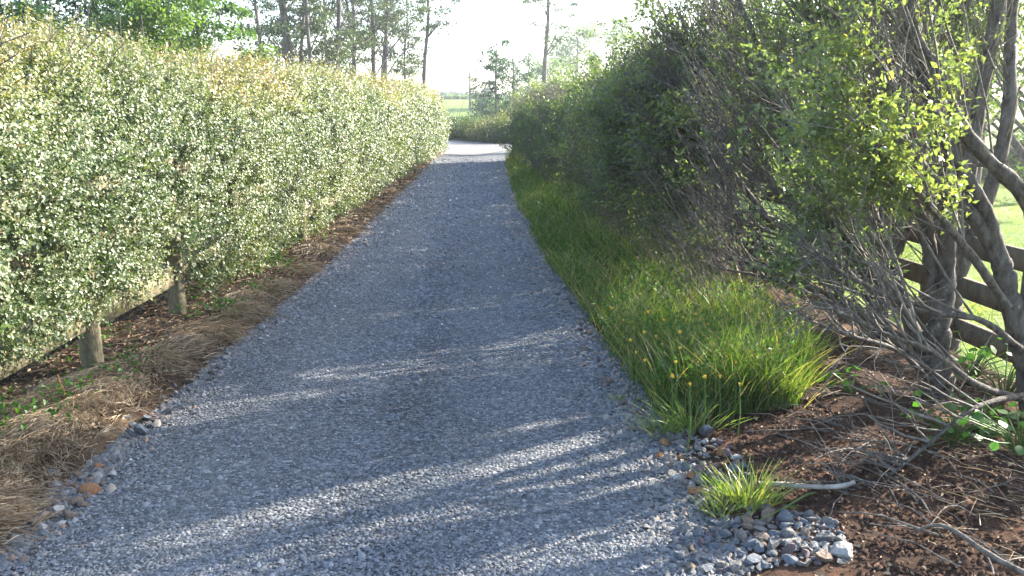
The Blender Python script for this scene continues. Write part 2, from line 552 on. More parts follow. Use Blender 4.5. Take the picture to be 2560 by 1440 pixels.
# left verge: litter soil with a low uneven ridge along the gravel
def verge_z(x, y, t):
    p = np.stack([x, y, 0 * x], -1).reshape(-1, 3)
    n = (fbm(p, 1.3, 21, 3)).reshape(x.shape)
    n2 = (fbm(p, 6.0, 23, 3)).reshape(x.shape)
    ridge = np.exp(-((t - 0.80) / 0.13) ** 2)
    edge = np.clip((1 - t) / 0.06, 0, 1)
    return (0.012 + 0.05 * n2 + ridge * (0.01 + 0.06 * n)) * edge + 0.004
vl = lambda y: -3.6 + 0 * y
strip('left_verge', vl, lambda y: drive_l(y) + 0.02, 1.2, Y_END + 1.5, 200, 40, verge_z, M['litter_soil'])

def verge_height(x, y):
    t = (x - (-3.6)) / (drive_l(y) + 0.02 + 3.6)
    return verge_z(np.asarray(x), np.asarray(y), np.asarray(t))

# right verge: soil under the grass and the near dark soil bank
soil_edge = interp_line([(drive_r(0.5), 0.5), (drive_r(2.5) - 0.02, 2.5), (drive_r(3.0), 3.0), (drive_r(4.2) + 0.1, 4.2), (drive_r(6) + 0.02, 6), (drive_r(15), 15), (drive_r(26), 26)])
def bank_z(x, y, t):
    p = np.stack([x, y, 0 * x], -1).reshape(-1, 3)
    n = fbm(p, 1.7, 31, 3).reshape(x.shape)
    n2 = fbm(p, 9.0, 33, 3).reshape(x.shape)
    e = np.clip(t / 0.10, 0, 1)
    e2 = np.clip((1 - t) / 0.1, 0, 1)
    near = np.clip((5.5 - y) / 1.5, 0.3, 1)
    return 0.006 + e * e2 * (0.02 + near * 0.18 * n * np.clip((t - 0.15) / 0.35, 0, 1) + 0.04 * n2 * near)
br = lambda y: np.maximum(soil_edge(y) + 1.9, 3.3 - 0.07 * y)
strip('right_verge', soil_edge, br, 0.6, Y_END, 170, 60, bank_z, M['soil'])
def bank_height(x, y):
    x = np.asarray(x, dtype=float); y = np.asarray(y, dtype=float)
    t = (x - soil_edge(y)) / (br(y) - soil_edge(y))
    return np.where((t > 0) & (t < 1), bank_z(x, y, np.clip(t, 0, 1)), 0.0)

# ------------------------------------------------------------------ gravel stones
def stone_bits(name, pos, size, tint, mat, flat=0.65):
    N = len(pos)
    base = np.array([[1, 0, 0], [0, 1, 0], [-1, 0, 0], [0, -1, 0], [0, 0, 1]], dtype=float)
    v = base[None] * (0.65 + 0.7 * rng.random((N, 5, 1))) + rng.normal(size=(N, 5, 3)) * 0.18
    v[:, :4, 2] -= 0.25
    v[:, :, 2] *= flat
    a = rng.random(N) * 6.283
    ca, sa = np.cos(a)[:, None], np.sin(a)[:, None]
    x = v[:, :, 0] * (1 + 0.5 * rng.random((N, 1)))
    y = v[:, :, 1]
    v = np.stack([x * ca - y * sa, x * sa + y * ca, v[:, :, 2] + x * rng.normal(size=(N, 1)) * 0.25], -1)
    v = v * size[:, None, None] * 0.5 + pos[:, None, :]
    t = np.array([[0, 1, 4], [1, 2, 4], [2, 3, 4], [3, 0, 4]])
    f = (np.arange(N)[:, None, None] * 5 + t[None]).reshape(-1, 3)
    return tag(link(name, make_mesh(name, v.reshape(-1, 3), f, mat, np.repeat(tint, 5))), kind='stuff')

N = 82000
y = 2.3 + 23.0 * rng.random(N) ** 2.9
t = rng.random(N)
x = drive_l(y) + 0.0 + t * (drive_r(y) - drive_l(y))
s = 0.0102 * np.clip(y / 4.0, 1, 4.5) ** 0.8 * np.exp(rng.normal(size=N) * 0.32)
wheel = np.minimum(np.abs(t - 0.27), np.abs(t - 0.75))
s *= np.clip(0.75 + wheel * 1.6, 0.75, 1.15)
tt = np.clip(rng.beta(2.2, 2.8, N) * track_tone(t, x, y) + (rng.random(N) > 0.994) * 0.5, 0, 1)
stone_bits('gravel', np.stack([x, y, drive_z(x, y) + s * 0.18], -1), s, tt, M['stone_bits'])

# coarser loose gravel along both edges
N = 13000
y = 2.2 + 20 * rng.random(N) ** 2.2
side = rng.random(N) < 0.45
off = np.abs(rng.normal(size=N)) * 0.13 - 0.05
x = np.where(side, drive_l(y) + off * 0.8 + 0.02, drive_r(y) - off + 0.05 * np.clip(5 - y, 0, 2))
s = 0.0135 * np.exp(rng.normal(size=N) * 0.4) * np.clip(y / 5, 1, 2.2)
z = np.maximum(drive_z(x, y), 0.0) + s * 0.2
stone_bits('edge_gravel', np.stack([x, y, z], -1), s, np.clip(rng.beta(1.7, 2.4, N), 0, 1), M['edge_bits'], 0.7)

def fill_bits(name, polys, n, size, mat, tmul=1.0):
    P = []
    for poly_px in polys:
        poly = np.array([px(*q)[:2] for q in poly_px])
        lo, hi = poly.min(0), poly.max(0)
        q = lo + (hi - lo) * rng.random((n, 2))
        P.append(q[in_poly(q[:, 0], q[:, 1], poly)])
    P = np.concatenate(P)
    m = len(P)
    sz = size * np.exp(rng.normal(size=m) * 0.45)
    zz = np.maximum(drive_z(P[:, 0], P[:, 1]), bank_height(P[:, 0], P[:, 1]))
    return stone_bits(name, np.c_[P, zz + sz * 0.12], sz, np.clip(rng.beta(1.8, 2.3, m) * tmul, 0, 1), mat, 0.7)
fill_bits('loose_grit', [[(2130, 1439), (2090, 1350), (1960, 1300), (1860, 1290), (1780, 1180), (1760, 1085), (1640, 1040), (1560, 980), (1480, 980), (1520, 1130), (1600, 1260), (1620, 1439)], [(0, 1440), (120, 1330), (300, 1170), (360, 1080), (300, 1080), (120, 1210), (0, 1300)]], 4200, 0.016, M['edge_bits'], 0.7)
fill_bits('soil_clods', [[(1780, 1060), (2050, 1060), (2700, 1200), (2800, 1750), (2200, 1750), (2140, 1439), (2080, 1330), (1900, 1270), (1850, 1180)]], 13000, 0.012, tint_mat('soil_clods', [(0.0, (0.03, 0.018, 0.014)), (0.6, (0.075, 0.044, 0.03)), (1.0, (0.17, 0.095, 0.055))], 0.95, 0.1))

# individual stones: angular blocks, a few shared shapes
def rock_mesh(name, mat, seed, rounded=False):
    r = np.random.default_rng(seed)
    import bmesh
    bm = bmesh.new()
    bmesh.ops.create_icosphere(bm, subdivisions=2, radius=1.0)
    v = np.array([q.co[:] for q in bm.verts])
    if not rounded:
        for _ in range(16):
            n = r.normal(size=3); n /= np.linalg.norm(n)
            h = 0.34 + 0.30 * r.random()
            d = v @ n - h
            v = v - np.where(d > 0, d, 0)[:, None] * n
    v = v * np.array([1.0 + 0.35 * r.random(), 0.8 + 0.2 * r.random(), 0.5 + 0.3 * r.random()])
    v *= 1.2
    v += r.normal(size=v.shape) * 0.012
    for q, c in zip(bm.verts, v): q.co = c
    me = bpy.data.meshes.new(name)
    bm.to_mesh(me); bm.free()
    me.materials.append(mat)
    if rounded:
        for p in me.polygons: p.use_smooth = True
    return me
rocks = {c: [rock_mesh('stone', STONE[c], 100 + 10 * n + k) for k in range(4)] for n, c in enumerate(STONE)}
placed = []
COLOUR_WORD = {'blue': 'blue-grey', 'grey': 'dull grey', 'brown': 'brown', 'rust': 'rust-orange', 'pale': 'whitish', 'purple': 'dark purplish'}
def landmark(x, y, marks):
    d = [(x - px(u, v)[0]) ** 2 + (y - px(u, v)[1]) ** 2 for (u, v, _) in marks]
    return marks[int(np.argmin(d))][2]
def put_stone(x, y, size, colour, label, group, rounded=None):
    me = rounded or rocks[colour][int(rng.integers(4))]
    o = link('stone', me)
    z = max(float(drive_z(np.array([x]), np.array([y]))[0]), float(bank_height(np.array([x]), np.array([y]))[0]) if x > 0 else 0)
    o.location = (x, y, z + size * 0.15)
    o.rotation_euler = (rng.normal() * 0.35, rng.normal() * 0.35, rng.random() * 6.28)
    o.scale = [size * 0.5 * (0.85 + 0.3 * rng.random()) for _ in range(3)]
    placed.append((x, y, size))
    return tag(o, label, 'stone', group)
def scatter_stones(poly_px, n, s0, s1, mix, what, marks, group, tries=9000, gap=0.62):
    poly = np.array([px(*p)[:2] for p in poly_px])
    lo, hi = poly.min(0), poly.max(0)
    got = 0
    sizes = np.sort(s0 + (s1 - s0) * rng.random(n) ** 1.8)[::-1]
    names, w = list(mix), np.array(list(mix.values()), dtype=float)
    for _ in range(tries):
        if got >= n: break
        x, y = lo + (hi - lo) * rng.random(2)
        if not in_poly(np.array([x]), np.array([y]), poly)[0]: continue
        s = sizes[got]
        if any((x - a) ** 2 + (y - b) ** 2 < (gap * 0.5 * (s + c)) ** 2 for a, b, c in placed): continue
        c = names[int(rng.choice(len(names), p=w / w.sum()))]
        f = got / n
        put_stone(x, y, s, c, ('large ' if f < 0.2 else 'middling ' if f < 0.6 else 'small ') + COLOUR_WORD[c] + ' ' + what + ' ' + landmark(x, y, marks), group)
        got += 1

x, y, _ = px(225, 1240); put_stone(x, y, 0.06, 'rust', 'smooth rounded orange stone alone on the gravel in front of the straw', None, rock_mesh('stone', STONE['rust'], 7, True))
x, y, _ = px(190, 1265); put_stone(x, y, 0.05, 'brown', 'rounded brown stone just beside the smooth orange stone', None, rock_mesh('stone', STONE['brown'], 8, True))
x, y, _ = px(132, 1205); put_stone(x, y, 0.12, 'grey', 'largest grey block of stone against the straw at the left edge', None)
x, y, _ = px(125, 1222); put_stone(x + 0.02, y - 0.04, 0.07, 'purple', 'dark purplish stone leaning on the large grey block by the straw', None)
x, y, _ = px(286, 1138); put_stone(x, y, 0.07, 'pale', 'flat white stone lying alone at the left gravel edge', None)
x, y, _ = px(105, 1310); put_stone(x, y, 0.09, 'brown', 'squarish brown stone half sunk in the left gravel edge', None)
x, y, _ = px(140, 1288); put_stone(x, y, 0.085, 'pale', 'thin pale slab beside the squarish brown stone', None)
x, y, _ = px(1830, 1255); put_stone(x, y, 0.11, 'pale', 'white flat rock behind the bright grass tuft', None)
x, y, _ = px(2100, 1415); put_stone(x, y, 0.12, 'pale', 'whitish rock at the corner of the blue-grey heap, touching dark soil', None)
scatter_stones([(2120, 1439), (2090, 1350), (1960, 1300), (1860, 1320), (1700, 1330), (1690, 1439)], 120, 0.03, 0.085, {'blue': 5, 'grey': 3, 'brown': 2, 'purple': 1, 'pale': 0.35}, 'rock of the broken heap,', [(1760, 1340, 'nearest the bright grass tuft'), (1900, 1320, 'at its back under the dark soil'), (2060, 1370, 'at its outer corner in the soil'), (1760, 1420, 'on its gravel side'), (1930, 1420, 'in its middle front')], 'broken rocks heaped beside the dark soil')
scatter_stones([(1640, 1110), (1760, 1085), (1860, 1180), (1870, 1225), (1790, 1290), (1700, 1260), (1640, 1180)], 62, 0.035, 0.085, {'grey': 4, 'blue': 3, 'brown': 2.5, 'purple': 2, 'rust': 0.6, 'pale': 0.7}, 'stone between the two grass tufts,', [(1680, 1110, 'under the arching tuft'), (1790, 1110, 'against the soil bank'), (1860, 1200, 'by the end of the pale stick'), (1690, 1230, 'on the gravel side'), (1780, 1270, 'behind the bright tuft')], 'stones between the two grass tufts')
scatter_stones([(1560, 1000), (1620, 1010), (1640, 1110), (1590, 1100), (1500, 960), (1430, 800), (1390, 690), (1440, 780)], 46, 0.03, 0.07, {'grey': 4, 'brown': 3, 'blue': 2, 'purple': 2}, 'stone at the foot of the grass', [(1420, 740, 'where the strip narrows'), (1480, 850, 'halfway along the flowers'), (1540, 950, 'before the grass corner'), (1610, 1050, 'at the sparse upright tuft')], 'stones along the foot of the grass')
scatter_stones([(0, 1330), (60, 1300), (190, 1200), (260, 1160), (300, 1180), (200, 1290), (60, 1420), (0, 1425)], 52, 0.03, 0.075, {'grey': 3, 'pale': 2, 'brown': 2.5, 'rust': 0.8}, 'stone below the straw,', [(30, 1390, 'at the bottom corner'), (110, 1290, 'by the squarish brown stone'), (200, 1220, 'behind the orange stone'), (270, 1170, 'by the flat white stone')], 'stones below the nearest straw mound')
scatter_stones([(300, 1080), (380, 1000), (480, 950), (520, 900), (570, 890), (560, 930), (470, 1000), (340, 1110)], 44, 0.03, 0.09, {'grey': 4, 'blue': 2.5, 'pale': 1.2, 'rust': 0.6, 'brown': 1.5}, 'stone on the left gravel edge', [(320, 1090, 'past the flat white stone'), (400, 1020, 'at the dark forked twig'), (480, 945, 'opposite the nearest post'), (550, 900, 'where the straw thins')], 'stones along the gravel near the first post')

# ------------------------------------------------------------------ left hedge
def build_left_hedge():
    base = (-2.9, 14.0, 0.0)
    root = empty('hedge', base, 'long clipped hedge of small shiny sunlit leaves hiding a post and rail fence', 'hedge')
    Y0, Y1 = 2.6, 29.5
    N = 48500
    u = rng.random(N)
    y = Y0 + (Y1 - Y0) * (u ** 1.7)
    # profile parameter: hem -> face -> shoulder -> top
    s = rng.random(N) ** 0.95
    prof_x = np.array([-2.50, -2.36, -2.27, -2.30, -2.42, -2.62, -2.9, -3.5])
    prof_z = np.array([0.30, 0.55, 0.95, 1.35, 1.65, 1.88, 2.02, 2.05])
    prof_s = np.array([0, 0.12, 0.28, 0.46, 0.62, 0.76, 0.88, 1.0])
    X = np.interp(s, prof_s, prof_x)
    Z = np.interp(s, prof_s, prof_z)
    far = np.clip((y - 8) / 18, 0, 1)
    X = X - 0.10 * far
    Z = Z * (0.965 - 0.03 * far)
    hem = 0.08 - 0.36 * np.clip((y - 5.7) / 2.0, 0, 1)       # the hem comes lower further on
    Z = Z + hem * np.clip(1 - s / 0.3, 0, 1)
    p = np.stack([X, y, Z], -1)
    dz = np.gradient(np.interp(np.linspace(0, 1, 200), prof_s, prof_z)); dx = np.gradient(np.interp(np.linspace(0, 1, 200), prof_s, prof_x))
    k = np.clip((s * 199).astype(int), 0, 199)
    nrm = unit(np.stack([dz[k], 0 * y, -dx[k]], -1))
    lump = fbm(p, 2.3, 41, 3) - 0.5
    lump2 = fbm(p, 6.5, 47, 2) - 0.5
    depth = -np.abs(rng.normal(size=N)) * 0.10 + 0.34 * lump + 0.24 * lump2
    p = p + nrm * depth[:, None]
    hemlump = vnoise(np.stack([0 * y, y, 0 * y], -1), 2.1, 5)
    p[:, 2] += np.clip(1 - s / 0.2, 0, 1) * (hemlump - 0.55) * 0.35
    # sparse pockets
    hole = fbm(p, 3.0, 53, 2)
    keep = (hole < 0.63) | (rng.random(N) < 0.22)
    p, nrm, s, y, depth = p[keep], nrm[keep], s[keep], y[keep], depth[keep]
    N = len(p)
    size = 0.0212 * np.clip(0.95 + (y - 4) / 13.0, 0.95, 2.5) * (0.75 + 0.5 * rng.random(N))
    sl = size * (3.0 + 2.2 * rng.random(N)) * (1 + 1.3 * (s > 0.72) * rng.random(N))
    ax = unit(nrm * 0.75 + np.array([0, 0, 0.42]) + rng.normal(size=(N, 3)) * 0.5)
    n_leaf = 8
    f = (np.arange(n_leaf) + 0.6) / n_leaf
    B = p[:, None, :] + ax[:, None, :] * (sl[:, None, None] * f[None, :, None])
    ang = np.arange(n_leaf) * 2.4 + 6.28 * rng.random((N, 1))
    ref = unit(np.cross(ax, rnd_dir(N)))
    ref2 = np.cross(ax, ref)
    out = ref[:, None, :] * np.cos(ang)[..., None] + ref2[:, None, :] * np.sin(ang)[..., None]
    la = unit(out * 0.85 + ax[:, None, :] * 0.55 + rng.normal(size=(N, n_leaf, 3)) * 0.2)
    ln = unit(ax[:, None, :] * 0.8 - out * 0.5 + rng.normal(size=(N, n_leaf, 3)) * 0.35 + np.array([0.65, -0.05, 0.3]))
    L = np.repeat(size, n_leaf).reshape(N, n_leaf) * (0.75 + 0.55 * rng.random((N, n_leaf)))
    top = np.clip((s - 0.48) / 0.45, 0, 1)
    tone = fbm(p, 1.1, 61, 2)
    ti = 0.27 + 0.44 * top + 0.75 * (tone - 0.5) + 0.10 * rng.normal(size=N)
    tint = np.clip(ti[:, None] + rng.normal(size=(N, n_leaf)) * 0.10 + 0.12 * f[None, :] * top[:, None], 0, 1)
    tint = np.where(rng.random((N, n_leaf)) < 0.012, 1.0, tint)
    mb = MB()
    sh = (-1, 3)
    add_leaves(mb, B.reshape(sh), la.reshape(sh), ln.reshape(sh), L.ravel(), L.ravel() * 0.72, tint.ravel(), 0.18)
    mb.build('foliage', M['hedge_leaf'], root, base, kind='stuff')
    # sparse inner leaves behind the face, interior shade put into their dark tint
    n2 = 14000
    y2 = Y0 + (Y1 - Y0) * rng.random(n2) ** 1.4
    z2 = 0.5 + 1.4 * rng.random(n2)
    x2 = -2.75 - 0.5 * rng.random(n2)
    mb = MB()
    add_leaves(mb, np.stack([x2, y2, z2], -1), rnd_dir(n2), rnd_dir(n2), np.full(n2, 0.085), np.full(n2, 0.07), np.clip(0.15 + 0.15 * rng.normal(size=n2), 0, 1))
    mb.build('inner_leaves', M['hedge_leaf'], root, base, kind='stuff')
    # woody stems, twigs that stick out of the top, hanging suckers
    mb = MB()
    n = 90
    p0 = np.stack([-3.0 + 0.06 * rng.normal(size=n), Y0 + (Y1 - Y0) * rng.random(n), np.zeros(n)], -1)
    d = unit(np.stack([0.12 * rng.normal(size=n), 0.25 * rng.normal(size=n), np.ones(n)], -1))
    L = 1.2 + 0.6 * rng.random(n)
    add_tubes(mb, shoots(p0, d, L, rng.normal(size=(n, 3)) * 0.2, 6), np.linspace(0.022, 0.008, 6)[None].repeat(n, 0), 6)
    n = 900
    yy = Y0 + (Y1 - Y0) * rng.random(n) ** 1.5
    p0 = np.stack([-2.9 + 0.1 * rng.normal(size=n), yy, 0.4 + 1.3 * rng.random(n)], -1)
    d = unit(np.stack([0.8 + 0.3 * rng.normal(size=n), 0.5 * rng.normal(size=n), 0.5 + 0.4 * rng.normal(size=n)], -1))
    L = 0.35 + 0.25 * rng.random(n)
    add_tubes(mb, shoots(p0, d, L, rng.normal(size=(n, 3)) * 0.3, 5), np.linspace(0.006, 0.0025, 5)[None].repeat(n, 0), 4)
    n = 420
    yy = Y0 + (Y1 - Y0) * rng.random(n) ** 1.5
    p0 = np.stack([-2.75 + 0.2 * rng.normal(size=n), yy, 1.85 + 0.1 * rng.normal(size=n)], -1)
    d = unit(np.stack([0.15 + 0.3 * rng.normal(size=n), 0.3 * rng.normal(size=n), np.ones(n)], -1))
    L = 0.15 + 0.2 * rng.random(n)
    add_tubes(mb, shoots(p0, d, L, rng.normal(size=(n, 3)) * 0.3, 4), np.linspace(0.003, 0.0015, 4)[None].repeat(n, 0), 4)
    mb.build('stems', M['twig'], root, base, kind='stuff')
build_left_hedge()

# post and rail fence inside the hedge
def cyl_mesh(mb, base, r0, r1, h, sides=14):
    p = np.array([[*base[:2], base[2]], [*base[:2], base[2] + h * 0.33], [*base[:2], base[2] + h * 0.66], [*base[:2], base[2] + h], [*base[:2], base[2] + h + 0.004]], dtype=float)
    add_tubes(mb, p[None], np.array([[r0, r0 * 0.99, r1 * 1.01, r1, 0.001]]), sides)
def box_between(mb, a, b, h, d):
    """a board from a to b (centre line), height h, thickness d"""
    a, b = np.asarray(a, float), np.asarray(b, float)
    t = unit((b - a)[None])[0]
    s = unit(np.cross(t, [0, 0, 1.0])[None])[0]
    up = np.cross(s, t)
    v = []
    for p in (a, b):
        for q, w in ((-1, -1), (1, -1), (1, 1), (-1, 1)):
            v.append(p + s * q * d / 2 + up * w * h / 2)
    mb.add(np.array(v), q=[[0, 1, 2, 3], [7, 6, 5, 4], [0, 4, 5, 1], [1, 5, 6, 2], [2, 6, 7, 3], [3, 7, 4, 0]])
posts_y = [2.7, float(px(235, 935)[1]), float(px(447, 797)[1]), float(px(592, 700)[1]), float(px(755, 612)[1]), float(px(862, 548)[1])]
posts_x = [-2.52, float(px(235, 935)[0]), float(px(447, 797)[0]), float(px(592, 700)[0]), float(px(755, 612)[0]), float(px(862, 548)[0])]
while posts_y[-1] < 27:
    posts_y.append(posts_y[-1] + 2.3); posts_x.append(-2.52)
fence = empty('fence', (-2.55, 14, 0), 'post and rail fence of pale timber buried in the long clipped hedge', 'fence')
fo = (-2.55, 14, 0)
for k, (x, y) in enumerate(zip(posts_x, posts_y)):
    mb = MB(); cyl_mesh(mb, (x, y, -0.05), 0.064, 0.060, 1.27)
    mb.build('post', M['post_wood'], fence, fo, smooth=False)
    if k + 1 < len(posts_y):
        for z in (0.345, 0.72, 1.09):
            mb = MB(); box_between(mb, (x + 0.005 - (0 if z < 0.5 else 0.16), y + 0.01, z + 0.01 * rng.normal()), (posts_x[k + 1] - 0.005 - (0 if z < 0.5 else 0.16), posts_y[k + 1] - 0.01, z + 0.01 * rng.normal()), 0.145, 0.04)
            mb.build('rail', M['rail_wood'], fence, fo)

# straw-like dead grass swept along the verge
def dead_grass():
    mb = MB()
    mids = [(40, 1250), (20, 1330), (110, 1170), (160, 1100), (230, 1060), (330, 1010), (300, 970), (420, 930), (480, 900), (560, 850), (640, 770), (520, 850), (700, 740), (760, 690), (640, 800), (820, 640), (880, 590), (930, 540), (985, 490), (1030, 450), (1060, 420), (1075, 400), (60, 1110), (130, 1030), (210, 990)]
    for (u, v) in mids:
        c = px(u, v)
        dist = c[1]
        n = int(1250 * min(1, 5 / dist) + 250)
        rx, ry = 0.14 + 0.06 * rng.random(), 0.20 + 0.06 * dist / 6
        a = rng.normal(size=(n, 2)) * 0.5
        bx = c[0] + a[:, 0] * rx - 0.08
        by = c[1] + a[:, 1] * ry
        hump = (0.03 + 0.04 * rng.random()) * np.exp(-(a ** 2).sum(1) * 1.2)
        bz = verge_height(bx, by) + hump * rng.random(n) ** 0.4 + 0.004
        ang = -0.5 + 0.55 * rng.normal(size=n) + 0.7 * rng.normal()
        d = np.stack([np.cos(ang), np.sin(ang), 0.22 + 0.18 * rng.normal(size=n)], -1)
        L = 0.04 + 0.10 * rng.random(n)
        bend = np.stack([0.1 * rng.normal(size=n), 0.1 * rng.normal(size=n), -0.75 + 0.25 * rng.normal(size=n)], -1)
        W = 0.0030 * np.clip(dist / 4, 1, 3) * (0.7 + 0.6 * rng.random(n))
        add_blades(mb, np.stack([bx, by, bz], -1), unit(d), L, W, bend, np.clip(0.55 + 0.25 * rng.normal(size=n) + 0.1 * rng.normal(), 0, 1), 3)
    # thin scatter over the whole verge
    n = 9000
    y = 2.6 + 24 * rng.random(n) ** 1.9
    t = rng.random(n) ** 0.7
    x = -3.0 + (drive_l(y) + 3.0) * t
    ang = rng.random(n) * 6.28
    d = np.stack([np.cos(ang), np.sin(ang), 0.25 * rng.random(n)], -1)
    add_blades(mb, np.stack([x, y, verge_height(x, y) + 0.01 * rng.random(n)], -1), unit(d), 0.06 + 0.1 * rng.random(n), 0.004 * np.clip(y / 4, 1, 4), np.stack([0 * x, 0 * x, -0.3 - 0.2 * rng.random(n)], -1), np.clip(0.35 + 0.28 * rng.normal(size=n), 0, 1), 3)
    tag(mb.build('dry_grass', M['dry_grass']), kind='stuff')
    # flakes of dead leaf under the hedge
    mb = MB()
    n = 15000
    y = 2.6 + 20 * rng.random(n) ** 1.8
    x = -3.1 + (drive_l(y) + 3.0) * rng.random(n)
    add_leaves(mb, np.stack([x, y, verge_height(x, y) + 0.006 + 0.01 * rng.random(n)], -1), unit(rng.normal(size=(n, 3)) * [1, 1, 0.25]), unit(rng.normal(size=(n, 3)) * 0.4 + [0, 0, 1]), 0.022 + 0.02 * rng.random(n), 0.013 + 0.01 * rng.random(n), rng.random(n))
    tag(mb.build('fallen_leaves', M['litter']), kind='stuff')
    # small green weeds sprouting under the hedge
    mb = MB()
    for _ in range(36):
        y0 = 3.2 + 9 * rng.random() ** 1.6
        x0 = -2.75 + (drive_l(np.array([y0]))[0] + 2.6) * rng.random() ** 1.4
        n = 26
        q = np.stack([x0 + 0.08 * rng.normal(size=n), y0 + 0.08 * rng.normal(size=n), 0.03 + 0.09 * rng.random(n)], -1)
        q[:, 2] += verge_height(q[:, 0], q[:, 1])
        add_leaves(mb, q, rnd_dir(n), unit(rng.normal(size=(n, 3)) * 0.5 + [0, 0, 1]), 0.022 + 0.018 * rng.random(n), 0.016 + 0.012 * rng.random(n), rng.random(n) * 0.8)
    tag(mb.build('weeds', M['weed_leaf']), kind='stuff')
dead_grass()

# ------------------------------------------------------------------ right-hand row of cut-back trees
def face_x(y): return 1.72 - 0.068 * y          # clipped face towards the drive
def row_x(y): return 2.47 - 0.068 * y           # line of the trunks
def top_z(y): return np.interp(y, [0, 5, 7.5, 10, 13, 17, 21, 24.5], [3.5, 2.9, 2.15, 1.92, 1.85, 1.88, 1.8, 1.62])
def cap_z(x, y): return top_z(y) + 0.42 * np.clip((x - face_x(y)) / 1.1, 0, 1)

def shoot_cloud(root, base, src, src_dir, n_shoot, n_twig, n_leaf_clumps, leaf_size, lean, twig_mat, leaf_mat_, seed, rad=(0.0058, 0.0024), slen=(0.5, 0.9), leafy=0.52, tint_off=0.0, leaves_per=19, zmin=0.1):
    """shoots and twigs growing from points src, plus leaf clumps gathered on some of them"""
    n_leaf_clumps = int(n_leaf_clumps * 1.5)
    k = rng.integers(len(src), size=n_shoot)
    p0 = src[k]
    d = unit(src_dir[k] * 0.35 + np.asarray(lean) + rng.normal(size=(n_shoot, 3)) * 0.30)
    L = slen[0] + slen[1] * rng.random(n_shoot)
    reach = (face_x(p0[:, 1]) - 0.12 * rng.random(n_shoot) - p0[:, 0]) / np.minimum(d[:, 0] - 1e-3, -1e-3)
    L = np.where(d[:, 0] < -0.05, np.minimum(L, np.maximum(reach, 0.12)), L)
    up = (cap_z(p0[:, 0], p0[:, 1]) - 0.22 + 0.25 * rng.random(n_shoot) - p0[:, 2]) / np.maximum(d[:, 2], 1e-3)
    L = np.where(d[:, 2] > 0.05, np.minimum(L, np.maximum(up, 0.08)), L)
    K = 6
    P = shoots(p0, d, L, np.stack([0.1 * rng.normal(size=n_shoot), 0.15 * rng.normal(size=n_shoot), 0.18 + 0.2 * rng.normal(size=n_shoot)], -1), K, 0.012)
    mb = MB()
    R = np.linspace(rad[0], rad[1], K)[None] * (0.6 + 0.9 * rng.random((n_shoot, 1)))
    add_tubes(mb, P, R, 4)
    k2 = rng.integers(n_shoot, size=n_twig)
    f = rng.integers(1, K, size=n_twig)
    q0 = P[k2, f]
    d2 = unit(d[k2] * 0.8 + rng.normal(size=(n_twig, 3)) * 0.55)
    L2 = 0.10 + 0.28 * rng.random(n_twig)
    P2 = shoots(q0, d2, L2, rng.normal(size=(n_twig, 3)) * 0.25, 4, 0.02)
    add_tubes(mb, P2, np.linspace(0.003, 0.0014, 4)[None] * (0.7 + 0.7 * rng.random((n_twig, 1))), 3)
    ok = mb.build('twigs', twig_mat, root, base, kind='stuff')
    # leaves
    ends = np.concatenate([P2[:, -1], P2[:, 2], P[:, -1], P[:, 3]])
    dirs = np.concatenate([d2, d2, d, d])
    nz = 0.7 * vnoise(ends, 3.4, seed) + 0.3 * vnoise(ends, 1.3, seed + 3)
    good = np.where((nz > leafy) & (ends[:, 2] > zmin))[0]
    if len(good) == 0: return
    kk = good[rng.integers(len(good), size=n_leaf_clumps)]
    c = ends[kk] + rng.normal(size=(n_leaf_clumps, 3)) * 0.035
    a0 = dirs[kk]
    f = np.linspace(0, 1, leaves_per)[None, :, None]
    ll = 0.06 + leaf_size * 2.2
    q = c[:, None, :] - a0[:, None, :] * (f * ll) + rng.normal(size=(n_leaf_clumps, leaves_per, 3)) * leaf_size * 0.6
    la = unit(a0[:, None, :] * 0.5 + rng.normal(size=(n_leaf_clumps, leaves_per, 3)) * 0.8)
    ln = unit(rng.normal(size=(n_leaf_clumps, leaves_per, 3)) * 0.6 + np.array([-0.1, -0.1, 0.8]))
    L = leaf_size * (0.6 + 0.7 * rng.random((n_leaf_clumps, leaves_per)))
    tone = 0.45 + tint_off + 0.9 * (fbm(c, 0.9, seed + 5, 2) - 0.5)
    ti = np.clip(tone[:, None] + rng.normal(size=(n_leaf_clumps, leaves_per)) * 0.14, 0, 1)
    mb = MB()
    s = (-1, 3)
    add_leaves(mb, q.reshape(s), la.reshape(s), ln.reshape(s), L.ravel(), L.ravel() * 0.55, ti.ravel(), 0.2)
    mb.build('foliage', leaf_mat_, root, base, kind='stuff')

def pts_of(paths, lo=0.3):
    """points and directions along the outer part of limbs"""
    P, D = [], []
    for p in paths:
        a = int(len(p) * lo)
        seg = p[a:]
        P.append(seg[:-1]); D.append(unit(seg[1:] - seg[:-1]))
    return np.concatenate(P), np.concatenate(D)

def cut_tree(base, limbs, label, n_shoot, n_twig, n_cl, leaf, lean, seed, leafy=0.52, tint_off=0.0, zmin=0.55, group='cut-back trees in the row beside the drive'):
    """limbs: list of (points, r0, r1, is_trunk)"""
    base = np.asarray(base, float)
    root = empty('tree', base, label, 'tree', group)
    ps = []
    for (pts, r0, r1, nm) in limbs:
        mb = MB()
        p = limb(mb, pts, r0, r1, n=30, sides=12)
        mb.build(nm, M['bark'], root, base, smooth=True)
        if nm != 'trunk' or len(limbs) == 1: ps.append(p)
    src, sdir = pts_of(ps, 0.25)
    shoot_cloud(root, base, src, sdir, n_shoot, n_twig, n_cl, leaf, lean, M['twig'], M['tree_leaf'], seed, leafy=leafy, tint_off=tint_off, slen=(0.4, 0.8), zmin=zmin)
    return root

